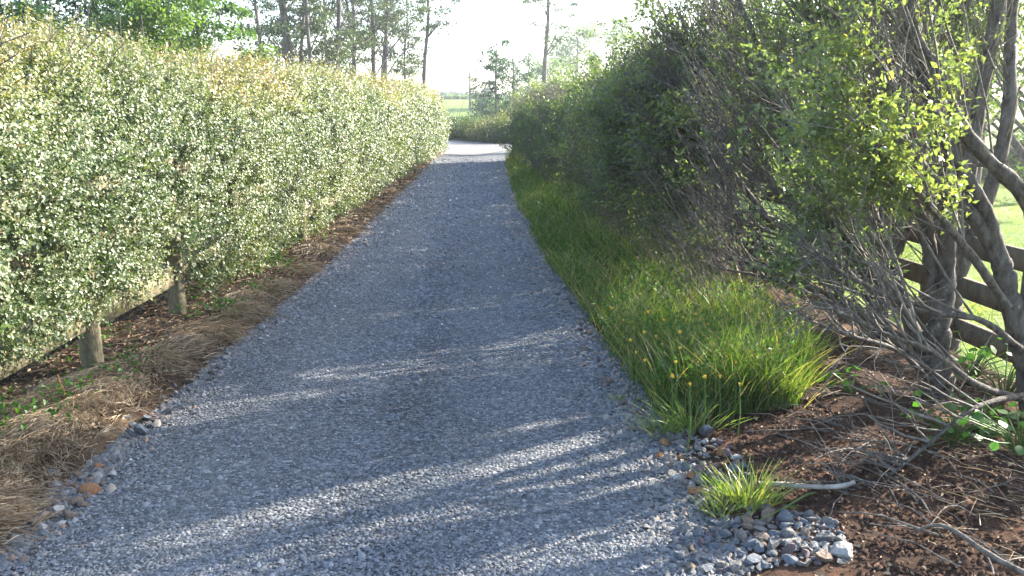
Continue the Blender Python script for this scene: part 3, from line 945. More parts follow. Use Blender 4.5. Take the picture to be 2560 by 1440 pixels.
# tree A: the nearest whole trunk, at the edge of the dark soil
YA = float(px(2345, 1045)[1])
A = lambda u, v, dy=0.0: at(u, v, YA + dy)
baseA = px(2345, 1045)
cut_tree(baseA, [
    ([A(2346, 1052), A(2345, 960), A(2338, 900), A(2345, 820)], 0.085, 0.062, 'trunk'),
    ([A(2345, 830), A(2362, 740, 0.03), A(2368, 600, 0.05), A(2368, 440, 0.1), A(2350, 330, 0.1)], 0.052, 0.034, 'limb'),
    ([A(2345, 800), A(2330, 650, 0.1), A(2304, 520, 0.15), A(2288, 420, 0.2), A(2270, 250, 0.25)], 0.044, 0.024, 'limb'),
    ([A(2322, 900), A(2262, 780, 0.1), A(2232, 670, 0.15), A(2200, 580, 0.2), A(2160, 470, 0.3)], 0.040, 0.022, 'limb'),
    ([A(2325, 905, 0.02), A(2235, 740, -0.1), A(2160, 640, -0.15), A(2090, 570, -0.2)], 0.028, 0.012, 'limb'),
    ([A(2318, 925, -0.03), A(2200, 820, -0.2), A(2080, 740, -0.3), A(1960, 700, -0.4)], 0.020, 0.007, 'limb'),
    ([A(2330, 960, -0.05), A(2250, 880, -0.3), A(2130, 840, -0.45), A(2020, 800, -0.5)], 0.016, 0.006, 'limb'),
], 'cut-back tree with its whole trunk standing at the edge of the dark soil', 120, 420, 110, 0.032, (-0.55, -0.05, 0.5), 71, leafy=0.56, zmin=0.75)

# tree B: thick leaning limbs entering past the frame
YB = 3.75
B = lambda u, v, dy=0.0: at(u, v, YB + dy)
baseB = np.array([B(2600, 1060)[0], YB, 0.0])
cut_tree(baseB, [
    ([baseB, B(2572, 950), B(2548, 850), B(2524, 750), B(2502, 650)], 0.058, 0.045, 'trunk'),
    ([B(2502, 650), B(2470, 545), B(2420, 455), B(2380, 385), B(2345, 310), B(2310, 200, 0.1), B(2290, 60, 0.2)], 0.038, 0.026, 'limb'),
    ([B(2570, 760), B(2590, 600), B(2560, 490), B(2461, 392), B(2392, 300), B(2346, 183), B(2290, 100), B(2262, -30), B(2240, -200)], 0.036, 0.026, 'limb'),
    ([B(2500, 660), B(2433, 545), B(2364, 478), B(2308, 425), B(2262, 362), B(2212, 318)], 0.034, 0.027, 'limb'),
    ([B(2520, 770, -0.1), B(2430, 640, -0.2), B(2340, 530, -0.3), B(2240, 420, -0.4), B(2150, 300, -0.4)], 0.020, 0.008, 'limb'),
    ([B(2560, 880, -0.1), B(2450, 800, -0.2), B(2300, 775, -0.25), B(2120, 690, -0.3), B(2040, 640, -0.3)], 0.017, 0.006, 'limb'),
    ([B(2560, 1000, -0.1), B(2440, 960, -0.3), B(2330, 880, -0.4), B(2200, 830, -0.5), B(2080, 770, -0.6)], 0.017, 0.006, 'limb'),
    ([B(2600, 980, -0.1), B(2460, 1010, -0.4), B(2380, 1060, -0.5), B(2260, 1160, -0.6), B(2130, 1260, -0.7)], 0.014, 0.005, 'limb'),
], 'nearest tree with thick bare limbs leaning over from the edge of the view', 130, 400, 230, 0.032, (-0.6, 0.05, 0.55), 83, leafy=0.56, zmin=1.15)

# tree C: stems behind B, at the fence
def up_tree(base, stems, label, n_shoot, n_twig, n_cl, leaf, lean, seed, leafy=0.5, tint_off=0.0, zmin=0.25):
    limbs = []
    b = np.asarray(base, float)
    limbs.append(([b, b + [0.0, 0, 0.2], b + [-0.02, 0, 0.45]], 0.085, 0.07, 'trunk'))
    for (dx, dy, h, r) in stems:
        s = b + [0.3 * dx * 0.1, 0, 0.38]
        w = rng.normal(size=(4, 2)) * 0.05
        pts = [s] + [s + np.array([dx * f + w[k, 0], dy * f + w[k, 1], h * f ** 0.95]) for k, f in enumerate((0.3, 0.55, 0.8, 1.0))]
        limbs.append((pts, r, r * 0.5, 'limb'))
    return cut_tree(b, limbs, label, n_shoot, n_twig, n_cl, leaf, lean, seed, leafy, tint_off, zmin)

up_tree((row_x(5.2) + 0.75, 5.2, 0), [(0.05, 0.1, 3.4, 0.05), (0.25, -0.1, 3.2, 0.045), (-0.4, 0.1, 3.0, 0.035), (-0.9, 0, 2.2, 0.03)], 'tree with two straight upright stems close to the dark timber fence', 170, 420, 330, 0.034, (-0.45, 0, 0.7), 91, leafy=0.52, zmin=1.25)
up_tree((3.35, 6.4, 0), [(-0.1, 0, 2.4, 0.05), (-0.5, 0.1, 2.2, 0.034), (0.5, 0.2, 2.2, 0.03), (-0.2, -0.5, 2.0, 0.03)], 'slender tree behind the fence holding leaves only high up', 300, 700, 620, 0.036, (-0.3, 0, 0.8), 117, leafy=0.42, zmin=1.25)
bD = np.array([2.52, 5.45, 0.0])
def D(lo, pts, r0, r1, dy=0.0):
    q = [at(u, v, 5.45 + dy + 0.06 * k) for k, (u, v) in enumerate(pts)]
    st = bD + [0.05 * rng.normal(), 0.04 * rng.normal(), lo]
    mid = st * 0.45 + q[0] * 0.55 + np.array([0.04, 0, -0.05])
    return ([st, mid] + q, r0, r1, 'limb')
cut_tree(bD, [
    ([bD, bD + [-0.01, 0, 0.2], bD + [0.01, 0, 0.5]], 0.08, 0.06, 'trunk'),
    D(0.45, [(2222, 544), (2213, 300), (2205, 155), (2192, -10), (2185, -120)], 0.046, 0.034),
    D(0.40, [(1990, 345), (1930, 250), (1880, 80), (1835, -20)], 0.026, 0.016, 0.35),
    D(0.45, [(2063, 342), (2047, 202), (2030, 60), (2015, -60)], 0.024, 0.016, 0.2),
    D(0.42, [(2117, 369), (2094, 303)], 0.022, 0.016, 0.0),
    D(0.48, [(2140, 290), (2109, 194), (2082, 97), (2050, -20)], 0.026, 0.016, 0.1),
    D(0.48, [(2300, 360), (2284, 175), (2277, -10), (2270, -120)], 0.046, 0.036, -0.2),
    D(0.36, [(2051, 435), (2004, 362)], 0.02, 0.014, 0.1),
    D(0.33, [(1960, 500), (1923, 463), (1890, 420)], 0.02, 0.013, 0.3),
    D(0.36, [(1960, 390), (1919, 334), (1890, 300)], 0.02, 0.014, 0.4),
    D(0.34, [(1900, 420), (1841, 362), (1788, 309)], 0.018, 0.013, 0.6),
    D(0.45, [(2290, 400), (2241, 342), (2133, 241)], 0.026, 0.022, -0.2),
    D(0.50, [(2290, 250), (2206, 144), (2137, 82)], 0.024, 0.019, -0.1),
    D(0.25, [(2050, 640), (1950, 590), (1850, 560)], 0.018, 0.008, 0.2),
    D(0.22, [(2030, 720), (1900, 690), (1790, 670)], 0.016, 0.007, 0.2),
], 'many-stemmed tree with one thick vertical stem behind the whole-trunked tree', 320, 900, 260, 0.034, (-0.6, 0, 0.65), 95, leafy=0.50, zmin=0.65)
up_tree((row_x(6.9) + 0.05, 6.9, 0), [(-0.05, 0, 1.6, 0.05), (-0.5, 0.2, 1.5, 0.036), (-0.95, 0, 1.35, 0.03), (-1.0, -0.2, 1.2, 0.026), (-0.8, 0.2, 0.7, 0.02)], 'leafy tree with pale cut limb ends just before the row closes up', 420, 1000, 480, 0.037, (-0.6, 0, 0.55), 99, leafy=0.47)
up_tree((row_x(8.2), 8.2, 0), [(-0.1, 0, 1.3, 0.05), (-0.5, -0.1, 1.2, 0.036), (-0.9, 0.2, 1.1, 0.03), (-0.95, 0, 1.1, 0.026), (-0.8, -0.2, 0.6, 0.02)], 'dense tree whose bare shoots stand up against the sky', 460, 1100, 560, 0.038, (-0.55, 0, 0.6), 103, leafy=0.45)
up_tree((row_x(7.6) + 0.8, 7.6, 0), [(-0.1, 0, 2.0, 0.045), (-0.4, 0.1, 1.8, 0.034), (0.4, 0.2, 1.8, 0.03), (-0.6, -0.3, 1.4, 0.03)], 'leafy tree set back behind the row, screening the paddock', 320, 900, 750, 0.037, (-0.4, 0, 0.7), 113, leafy=0.42)
up_tree((3.05, 2.35, 0), [(-0.2, 0.3, 3.2, 0.05), (-0.7, 0.2, 2.6, 0.04), (0.3, 0.4, 3.0, 0.04)], 'tree at the very edge of view whose leaves hang over the nettles', 240, 420, 330, 0.034, (-0.45, 0.1, 0.6), 107, leafy=0.5)

# the rest of the row, grown together into one dense hedge
def right_hedge():
    base = (row_x(16.5), 16.5, 0.0)
    root = empty('hedge', base, 'dense dark shaded hedge of mixed twigs and leaves along the grassy verge', 'hedge')
    Y0, Y1 = 6.9, 24.6
    n = 60
    y = Y0 + (Y1 - Y0) * rng.random(n)
    p0 = np.stack([row_x(y) + 0.08 * rng.normal(size=n), y, 0 * y], -1)
    d = unit(np.stack([-0.1 + 0.12 * rng.normal(size=n), 0.15 * rng.normal(size=n), np.ones(n)], -1))
    L = 0.8 * top_z(y)
    P = shoots(p0, d, L, np.stack([-0.1 + 0.2 * rng.normal(size=n), 0.2 * rng.normal(size=n), 0 * y], -1), 7, 0.012)
    mb = MB()
    add_tubes(mb, P, np.linspace(0.03, 0.012, 7)[None].repeat(n, 0), 6)
    mb.build('stems', M['bark'], root, base, kind='stuff')
    # shoots reaching the clipped face
    n = 2600
    y = Y0 + (Y1 - Y0) * rng.random(n) ** 1.25
    z = (0.1 + 0.9 * rng.random(n)) * (top_z(y) - 0.2)
    src = np.stack([row_x(y) - 0.25 + 0.25 * rng.normal(size=n), y, z], -1)
    shoot_cloud(root, base, src, np.tile([[-0.4, 0, 0.6]], (n, 1)), 1800, 4200, 3800, 0.043, (-0.75, 0, 0.55), M['twig'], M['tree_leaf'], 121, leafy=0.46, leaves_per=14, slen=(0.4, 0.7), zmin=0.25, tint_off=-0.06)
    # fine bare shoots over the clipped face, in drifts, and sawn limb ends
    n = 9000
    y = 5.6 + (Y1 - 5.6) * rng.random(n) ** 1.5
    z = 0.15 + (top_z(y) - 0.25) * rng.random(n)
    p0 = np.stack([face_x(y) + 0.16 + 0.14 * rng.normal(size=n), y, z], -1)
    p0 = p0[fbm(p0, 1.5, 127, 2) > 0.52]; n = len(p0)
    d = unit(np.array([-0.42, -0.12, 0.8]) + rng.normal(size=(n, 3)) * 0.22)
    L = np.minimum(0.25 + 0.35 * rng.random(n), np.maximum((top_z(p0[:, 1]) + 0.05 - p0[:, 2]) / np.maximum(d[:, 2], 0.1), 0.1))
    mb = MB()
    add_tubes(mb, shoots(p0, d, L, rng.normal(size=(n, 3)) * 0.15, 4, 0.012), np.linspace(0.0036, 0.0016, 4)[None] * (np.clip(p0[:, 1:2] / 9, 0.8, 2.0)), 3)
    mb.build('face_twigs', M['twig'], root, base, kind='stuff')
    mb = MB()
    n = 800
    y = 6.0 + 12 * rng.random(n) ** 1.5
    x = face_x(y) + 0.15 + 0.9 * rng.random(n)
    p0 = np.stack([x, y, cap_z(x, y) - 0.3 - 0.15 * rng.random(n)], -1)
    p0 = p0[vnoise(p0, 1.7, 129) > 0.4]; n = len(p0)
    d = unit(np.array([-0.3, 0.0, 1.0]) + rng.normal(size=(n, 3)) * 0.22)
    add_tubes(mb, shoots(p0, d, 0.25 + 0.35 * rng.random(n), rng.normal(size=(n, 3)) * 0.12, 4, 0.012), np.linspace(0.0042, 0.0018, 4)[None].repeat(n, 0), 3)
    mb.build('shoots', M['twig'], root, base, kind='stuff')
    for k in range(46):
        y = 6.2 + 10.5 * rng.random() ** 1.6
        q = np.array([row_x(y) - 0.1, y, 0.3 + 0.9 * rng.random()])
        e = np.array([face_x(y) + 0.02 + 0.12 * rng.random(), y - 0.25 + 0.4 * rng.random(), q[2] + 0.55 + 0.35 * rng.random()])
        e[2] = min(e[2], top_z(y) - 0.1)
        mb = MB(); r = 0.012 + 0.014 * rng.random()
        limb(mb, [q, (q + e) / 2 + [0.03, 0, -0.06], e], r * 1.3, r, 8, 7, 0.08)
        mb.build('limb', M['twig'] if k % 2 else M['bark'], root, base, smooth=True)
    # leaves through the depth so that the row is closed, on the face and over the top
    N = 6400
    y = Y0 - 0.5 + (Y1 - Y0 + 0.5) * rng.random(N) ** 1.2
    t = rng.random(N) ** 1.5
    h = cap_z(face_x(y) * (1 - t) + (row_x(y) + 1.25) * t, y) - 0.10
    w = rng.random(N)
    zz = 0.15 + (h - 0.15) * rng.random(N) ** 0.85
    back = row_x(y) + 1.25
    shoulder = np.clip((zz / h - 0.75) / 0.25, 0, 1) ** 2 * 0.35
    x = (face_x(y) + shoulder) * (1 - t) + back * t
    p = np.stack([x, y, zz], -1)
    lump = fbm(p, 1.6, 131, 3) - 0.5
    p[:, 0] += lump * 0.35
    keep = (fbm(p, 1.9, 137, 2) > 0.36)
    p = p[keep]; N = len(p)
    m = 14
    q = p[:, None, :] + rng.normal(size=(N, m, 3)) * 0.075
    la = unit(rng.normal(size=(N, m, 3)) + np.array([-0.4, 0, 0.2]))
    ln = unit(rng.normal(size=(N, m, 3)) * 0.6 + np.array([-0.35, 0, 0.7]))
    L = 0.047 * np.clip(p[:, 1:2] / 12, 0.8, 1.7) * (0.6 + 0.7 * rng.random((N, m)))
    topf = np.clip((p[:, 2] / top_z(p[:, 1]) - 0.8) / 0.2, 0, 1)  # leaves near the top tinted lighter: sunlight on the top put into the colour
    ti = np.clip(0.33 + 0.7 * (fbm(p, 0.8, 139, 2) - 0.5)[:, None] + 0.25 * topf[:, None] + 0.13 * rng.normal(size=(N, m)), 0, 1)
    mb = MB()
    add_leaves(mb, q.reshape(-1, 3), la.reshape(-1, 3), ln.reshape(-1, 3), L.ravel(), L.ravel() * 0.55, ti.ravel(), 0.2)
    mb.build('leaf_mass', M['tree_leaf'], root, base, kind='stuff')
right_hedge()

# dark timber fence behind the trees
fence2 = empty('fence', (2.75, 6, 0), 'dark post and rail fence behind the bare trunks at the bright paddock', 'fence')
f2 = (2.75, 6, 0)
fx = lambda y: 2.98 - 0.10 * (y - 5)
ypost = [1.7, 3.6, 5.55, 7.5, 9.5, 11.5, 13.5]
for k, y in enumerate(ypost):
    mb = MB(); cyl_mesh(mb, (fx(y), y, -0.05), 0.075, 0.07, 1.0)
    mb.build('post', M['old_rail'], fence2, f2)
    if k + 1 < len(ypost):
        for z in (0.19, 0.46, 0.73):
            mb = MB(); box_between(mb, (fx(y) - 0.08, y, z), (fx(ypost[k + 1]) - 0.08, ypost[k + 1] - 0.01, z + 0.01), 0.125, 0.04)
            mb.build('rail', M['old_rail'], fence2, f2)

# ------------------------------------------------------------------ grass, flowers and weeds on the right
grass_poly = np.array([px(*p)[:2] for p in [(1262, 402), (1280, 480), (1316, 570), (1345, 640), (1400, 700), (1445, 770), (1490, 850), (1545, 925), (1610, 985), (1640, 1040), (1760, 1060), (1990, 1060), (2040, 990), (1960, 850), (1800, 740), (1650, 650), (1500, 545), (1400, 470), (1310, 400)]])
def grass():
    def pick(n, poly, p=1.0):
        out = []
        lo, hi = poly.min(0), poly.max(0)
        while sum(len(q) for q in out) < n:
            q = lo + (hi - lo) * rng.random((n * 3, 2)) ** [1.0, p]
            q = q[in_poly(q[:, 0], q[:, 1], poly)]
            out.append(q)
        return np.concatenate(out)[:n]
    mb = MB()
    n = 26000
    g = pick(n, grass_poly, 1.7)
    cl = fbm(np.c_[g, 0 * g[:, 0]], 2.6, 151, 2)
    kp = (cl > 0.40) | (rng.random(n) < 0.4)
    rag = vnoise(np.c_[g, 0 * g[:, 0]], 3.1, 163)
    kp &= (g[:, 0] - drive_r(g[:, 1])) > 0.5 * (rag - 0.38) * np.clip(6 / g[:, 1], 0.3, 1)
    g, cl = g[kp], cl[kp]; n = len(g)
    L = (0.08 + 0.46 * np.clip(cl * 1.8 - 0.5, 0, 1)) * (0.4 + 0.8 * rng.random(n)) * np.interp(g[:, 0] - drive_r(g[:, 1]), [0, 0.35], [0.45, 1])
    ang = rng.random(n) * 6.28
    tilt = 0.35 * rng.random(n)
    d = np.stack([np.cos(ang) * tilt, np.sin(ang) * tilt, np.ones(n)], -1)
    bend = np.stack([np.cos(ang) * 0.5, np.sin(ang) * 0.5, -0.35 - 0.2 * rng.random(n)], -1) * (0.4 + rng.random((n, 1)))
    W = 0.0048 * np.clip(g[:, 1] / 5, 1, 3) * (0.6 + 0.8 * rng.random(n))
    tone = fbm(np.c_[g, 0 * g[:, 0]], 1.4, 155, 2)
    ti = np.clip(0.40 + 0.9 * (tone - 0.5) + 0.18 * rng.normal(size=n) + (rng.random(n) < 0.11) * 0.5, 0, 1)
    add_blades(mb, np.c_[g, bank_height(g[:, 0], g[:, 1]) - 0.01], unit(d), L, W, bend, ti, 4)
    # dry seed stalks
    n = 1500
    g = pick(n, grass_poly, 2.2)
    ang = rng.random(n) * 6.28
    d = np.stack([np.cos(ang) * 0.4, np.sin(ang) * 0.4, np.ones(n)], -1)
    bend = np.stack([np.cos(ang) * 0.6, np.sin(ang) * 0.6, -0.3 + 0 * ang], -1)
    add_blades(mb, np.c_[g, 0 * g[:, 0]], unit(d), 0.3 + 0.3 * rng.random(n), np.full(n, 0.003), bend, np.full(n, 1.0), 5)
    tag(mb.build('grass', M['grass']), kind='stuff')
    # leafy low weeds mixed in
    mb = MB()
    n = 16000
    g = pick(n, grass_poly, 1.8)
    z = 0.02 + 0.34 * rng.random(n) * np.clip(2 * vnoise(np.c_[g, 0 * g[:, 0]], 2.2, 159), 0, 1)
    add_leaves(mb, np.c_[g, z], rnd_dir(n), unit(rng.normal(size=(n, 3)) * 0.6 + [0, 0, 0.8]), 0.018 + 0.024 * rng.random(n), 0.009 + 0.010 * rng.random(n), np.clip(0.4 + 0.3 * rng.normal(size=n), 0, 1))
    tag(mb.build('verge_weeds', M['weed_leaf']), kind='stuff')
    # sunlit paddock grass blades beyond the near fence
    mb = MB()
    n = 9000
    y = 3.6 + 16 * rng.random(n) ** 1.5
    x = fx(y) + 0.1 + (1.0 + 0.55 * y) * rng.random(n)
    ang = rng.random(n) * 6.28
    d = np.stack([np.cos(ang) * 0.5, np.sin(ang) * 0.5, np.ones(n)], -1)
    add_blades(mb, np.stack([x, y, 0 * x - 0.012], -1), unit(d), 0.07 + 0.10 * rng.random(n), np.full(n, 0.009), np.stack([np.cos(ang), np.sin(ang), -0.6 + 0 * ang], -1) * 0.5, np.clip(0.75 + 0.12 * rng.normal(size=n), 0, 0.92), 3)
    tag(mb.build('paddock_grass', M['grass']), kind='stuff')
grass()

# two bright tufts standing alone in the stones, small ones along the edge
def tuft(u, v, n, h, spread, label, tone=0.75):
    b = px(u, v)
    b[2] = max(0.0, float(bank_height(b[:1], b[1:2])[0]))
    mb = MB()
    a = rng.normal(size=(n, 2)) * spread
    ang = np.arctan2(a[:, 1], a[:, 0]) + 0.5 * rng.normal(size=n)
    r = np.hypot(a[:, 0], a[:, 1]) / (spread * 2)
    d = np.stack([np.cos(ang) * (0.15 + 0.5 * r), np.sin(ang) * (0.15 + 0.5 * r), np.ones(n)], -1)
    bend = np.stack([np.cos(ang) * 0.55, np.sin(ang) * 0.55, -0.5 + 0 * ang], -1) * (0.3 + rng.random((n, 1)))
    add_blades(mb, np.c_[b[0] + a[:, 0], b[1] + a[:, 1] * 0.8, np.full(n, b[2])], unit(d), h * (0.45 + 0.65 * rng.random(n)), np.full(n, 0.0055), bend, np.clip(tone + 0.12 * rng.normal(size=n), 0, 0.95), 6)
    o = mb.build('grass_tuft', M['grass'], None, b)
    o.location = b
    tag(o, label, 'grass tuft')
tuft(1865, 1285, 170, 0.20, 0.055, 'bright green grass tuft rooted between the rock heap and the pale stick')
tuft(1800, 1295, 60, 0.13, 0.035, 'thin low grass tuft joined to the side of the bright one')
tuft(1730, 1085, 130, 0.22, 0.06, 'arching grass tuft at the corner where soil, stones and long grass meet')
tuft(1650, 1085, 80, 0.19, 0.05, 'upright sparse grass tuft growing out of the gravel edge')
tuft(1548, 1010, 20, 0.12, 0.012, 'tiny sprig of grass alone in the gravel')
tuft(500, 862, 40, 0.07, 0.05, 'small green tuft between the straw and the left gravel edge', 0.5)

# yellow flowers in the long grass
def flower_parts():
    st = MB(); p = path([(0, 0, 0), (0.01, 0.0, 0.5), (0.0, 0.01, 1.0)], 5)
    add_tubes(st, p[None] * [1, 1, 1], np.array([[0.004] * 5]), 4)
    hd = MB()
    n = 11
    a = np.arange(n) * 6.283 / n
    add_leaves(hd, np.zeros((n, 3)), np.stack([np.cos(a), np.sin(a), 0.35 + 0 * a], -1), np.tile([[0, 0, 1.0]], (n, 1)), np.full(n, 0.011), np.full(n, 0.007), np.full(n, 0.5))
    add_tubes(hd, np.array([[[0, 0, -0.008], [0, 0, 0.0], [0, 0, 0.005], [0, 0, 0.006]]]), np.array([[0.002, 0.006, 0.005, 0.0005]]), 7)
    a = st.build('stem', M['grass']); b = hd.build('flower_head', M['petal'])
    ma, mb_ = a.data, b.data
    bpy.data.objects.remove(a); bpy.data.objects.remove(b)
    return ma, mb_
stem_me, head_me = flower_parts()
FL = [(1707, 793), (1740, 785), (1846, 760), (1928, 712), (1600, 735), (1640, 840), (1655, 860), (1700, 870), (1690, 905), (1762, 942), (1800, 940), (1612, 900), (1575, 850), (1810, 860), (1660, 800), (1620, 780), (1720, 845), (1770, 810), (1590, 880), (1745, 905), (1840, 905), (1880, 880), (1560, 800), (1680, 940), (1725, 960), (1610, 830), (1700, 830), (1785, 880), (1850, 960), (1530, 770)]
for (u, v) in FL:
    h = 0.26 + 0.10 * rng.random()
    top = px(u, v, h)
    o = empty('flower', (top[0], top[1], 0.0), 'small orange-yellow flower on a thin stem ' + ('farthest up the grass strip' if v < 790 else 'low at the front by the dark soil' if v > 925 else 'on the gravel side of the grass' if u < 1665 else 'on the tree side of the grass'), 'flower', 'yellow flowers in the verge grass')
    a = link('stem', stem_me, o); a.scale = (1, 1, h)
    b = link('flower_head', head_me, o, (0, 0, h)); b.rotation_euler = (0.5 * rng.normal(), 0.5 * rng.normal() - 0.2, rng.random() * 6); b.scale = [0.9 + 0.5 * rng.random()] * 3

# broad-leaved weeds under the trees: each leaf is a part
def broad_leaf_mesh():
    n = 9
    a = np.linspace(0, 2 * math.pi, n, endpoint=False)
    r = 1 + 0.12 * np.cos(5 * a) - 0.25 * (np.abs(a - math.pi) < 0.3)
    v = np.stack([0.5 + 0.5 * r * np.cos(a), 0.48 * r * np.sin(a), -0.10 * np.cos(a) + 0.06 * np.abs(np.sin(a))], -1)
    v = np.vstack([[0.5, 0, 0.04], v])
    t = [[0, 1 + i, 1 + (i + 1) % n] for i in range(n)]
    return make_mesh('leaf', v, np.array(t), M['weed_leaf'], np.full(len(v), 0.5), True)
broad = broad_leaf_mesh()
def broad_weed(u, v, n, h, size, label):
    b = px(u, v)
    b[2] = max(0, float(bank_height(b[:1], b[1:2])[0]))
    o = empty('broadleaf_weed', b, label, 'weed')
    mb = MB()
    tips = np.stack([rng.normal(size=n) * h * 0.55, rng.normal(size=n) * h * 0.45, h * (0.35 + 0.65 * rng.random(n))], -1)
    P = np.stack([np.zeros((n, 3)), tips * [0.35, 0.35, 0.6], tips], 1)
    add_tubes(mb, P, np.array([[0.004, 0.003, 0.002]]).repeat(n, 0), 4)
    mb.build('stem', M['grass'], o)
    for q in tips:
        l = link('leaf', broad, o, q)
        l.rotation_euler = (0.35 * rng.normal(), 0.3 + 0.3 * rng.normal(), math.atan2(q[1], q[0]) + 0.4 * rng.normal())
        l.scale = [size * (0.6 + 0.6 * rng.random())] * 3
broad_weed(2370, 1195, 40, 0.20, 0.042, 'sunlit round-leaved weed clump in front of the bare branches on the soil')
broad_weed(2440, 1180, 34, 0.20, 0.04, 'second round-leaved weed clump, shaded side, nearer the edge of view')
broad_weed(2420, 1010, 30, 0.24, 0.045, 'bright weed clump lit from behind beside the whole tree trunk')
broad_weed(2500, 1060, 34, 0.30, 0.042, 'tall nettle-like weed behind the drooping bare branch')
broad_weed(2120, 1040, 14, 0.14, 0.055, 'dark broad-leaved weed between the long grass and the tree trunk')
broad_weed(2530, 1240, 28, 0.24, 0.038, 'nettle-like weed beside the fallen grey branch')

# ------------------------------------------------------------------ sticks and debris
def stick(pts, r0, r1, name, label, cat, mat, n=12, forks=()):
    p0 = np.asarray(pts[0], float)
    o = empty(name, (p0[0], p0[1], 0), label, cat)
    org = np.array([p0[0], p0[1], 0])
    mb = MB(); limb(mb, pts, r0, r1, n, 7)
    mb.build('stem', mat, o, org, smooth=True)
    for (fp, a, b) in forks:
        mb = MB(); limb(mb, fp, a, b, 8, 5)
        mb.build('side_twig', mat, o, org, smooth=True)
def g(u, v, dz=0.02):
    q = px(u, v)
    q[2] = float(bank_height(q[:1], q[1:2])[0]) if q[0] > 0 else 0.0
    q = px(u, v, q[2] + dz)
    return q
stick([g(1895, 1210, 0.03), g(1960, 1212, 0.035), g(2050, 1217, 0.035), g(2110, 1214, 0.035), g(2137, 1204, 0.04)], 0.013, 0.008, 'fallen_stick', 'short pale bleached stick lying straight on the dark soil', 'stick', M['dead_wood'])
stick([g(2280, 1330, 0.03), g(2345, 1312, 0.05), g(2400, 1335, 0.05), g(2480, 1390, 0.04), g(2600, 1450, 0.04)], 0.005, 0.011, 'fallen_branch', 'long bent grey branch lying on the soil at the bottom corner', 'branch', M['twig'], forks=[([g(2460, 1375), g(2480, 1420), g(2485, 1439)], 0.005, 0.003)])
stick([g(1900, 1300), g(1960, 1270, 0.03), g(2010, 1240, 0.03), g(2038, 1232)], 0.003, 0.005, 'green_shoot', 'thin green cut shoot lying from the grass tuft onto soil', 'shoot', M['grass'])
stick([g(205, 1022), g(280, 1032), g(330, 1040), g(400, 1056), g(430, 1062)], 0.007, 0.003, 'fallen_twig', 'dark forked twig lying across the straw onto the gravel', 'twig', M['bark'], forks=[([g(300, 1034), g(285, 1042), g(262, 1050)], 0.004, 0.002), ([g(330, 1040), g(380, 1068), g(420, 1060)], 0.003, 0.002)])
stick([g(70, 1012), g(110, 1000), g(156, 992)], 0.006, 0.013, 'fallen_stick', 'pale dead stick beneath the hedge next to the upright wood splinter', 'stick', M['dead_wood'])
bs = px(165, 1030)
stick([bs + [0, 0, -0.02], bs + [0.0, 0, 0.08], bs + [-0.015, 0, 0.16], bs + [-0.02, 0.0, 0.21]], 0.022, 0.004, 'broken_stump', 'upright brown splinter of wood standing in the straw', 'stump', bark_mat('splinter_wood', (0.14, 0.075, 0.035), (0.32, 0.19, 0.09), 20))

# thin dead twigs and straw over the soil under the trees
def soil_litter():
    mb = MB()
    n = 120
    y = 2.4 + 2.4 * rng.random(n)
    x = soil_edge(y) + 0.15 + 1.5 * rng.random(n)
    x = np.maximum(x, 1.45 + 0.25 * rng.random(n))
    ang = 2.5 + 0.6 * rng.normal(size=n)
    d = np.stack([np.cos(ang), np.sin(ang), 0.12 + 0.2 * rng.random(n)], -1)
    P = shoots(np.stack([x, y, bank_height(x, y) + 0.012], -1), unit(d), 0.12 + 0.35 * rng.random(n), np.stack([0.3 * rng.normal(size=n), 0.3 * rng.normal(size=n), -0.3 + 0 * x], -1), 5, 0.02)
    P[:, :, 2] = np.maximum(P[:, :, 2], bank_height(P[:, :, 0].ravel(), P[:, :, 1].ravel()).reshape(n, 5) + 0.003)
    add_tubes(mb, P, np.linspace(0.003, 0.0015, 5)[None] * (0.6 + rng.random((n, 1))), 4)
    tag(mb.build('dead_twigs', M['twig']), kind='stuff')
    mb = MB()
    n = 2600
    y = 1.9 + 3.2 * rng.random(n)
    x = np.maximum(soil_edge(y) + 0.5, 1.45) + 0.1 + 1.4 * rng.random(n) ** 0.8
    dens = fbm(np.stack([x, y, 0 * x], -1), 1.9, 171, 2)
    k = dens > 0.5
    x, y = x[k], y[k]; n = len(x)
    ang = 2.4 + 0.8 * rng.normal(size=n)
    d = np.stack([np.cos(ang), np.sin(ang), 0.2 * rng.random(n)], -1)
    add_blades(mb, np.stack([x, y, bank_height(x, y) + 0.004 + 0.03 * rng.random(n)], -1), unit(d), 0.05 + 0.12 * rng.random(n), np.full(n, 0.0024), np.stack([0 * x, 0 * x, -0.25 + 0 * x], -1), np.clip(0.45 + 0.25 * rng.normal(size=n), 0, 1), 3)
    tag(mb.build('dry_straw', M['dry_grass']), kind='stuff')
    mb = MB()
    n = 5200
    y = 1.9 + 3.4 * rng.random(n)
    x = soil_edge(y) + 0.02 + 2.0 * rng.random(n)
    add_leaves(mb, np.stack([x, y, bank_height(x, y) + 0.005], -1), unit(rng.normal(size=(n, 3)) * [1, 1, 0.2]), unit(rng.normal(size=(n, 3)) * 0.4 + [0, 0, 1]), 0.012 + 0.016 * rng.random(n), 0.008 + 0.010 * rng.random(n), rng.random(n) ** 1.5)
    tag(mb.build('soil_crumbs', M['litter']), kind='stuff')
soil_litter()

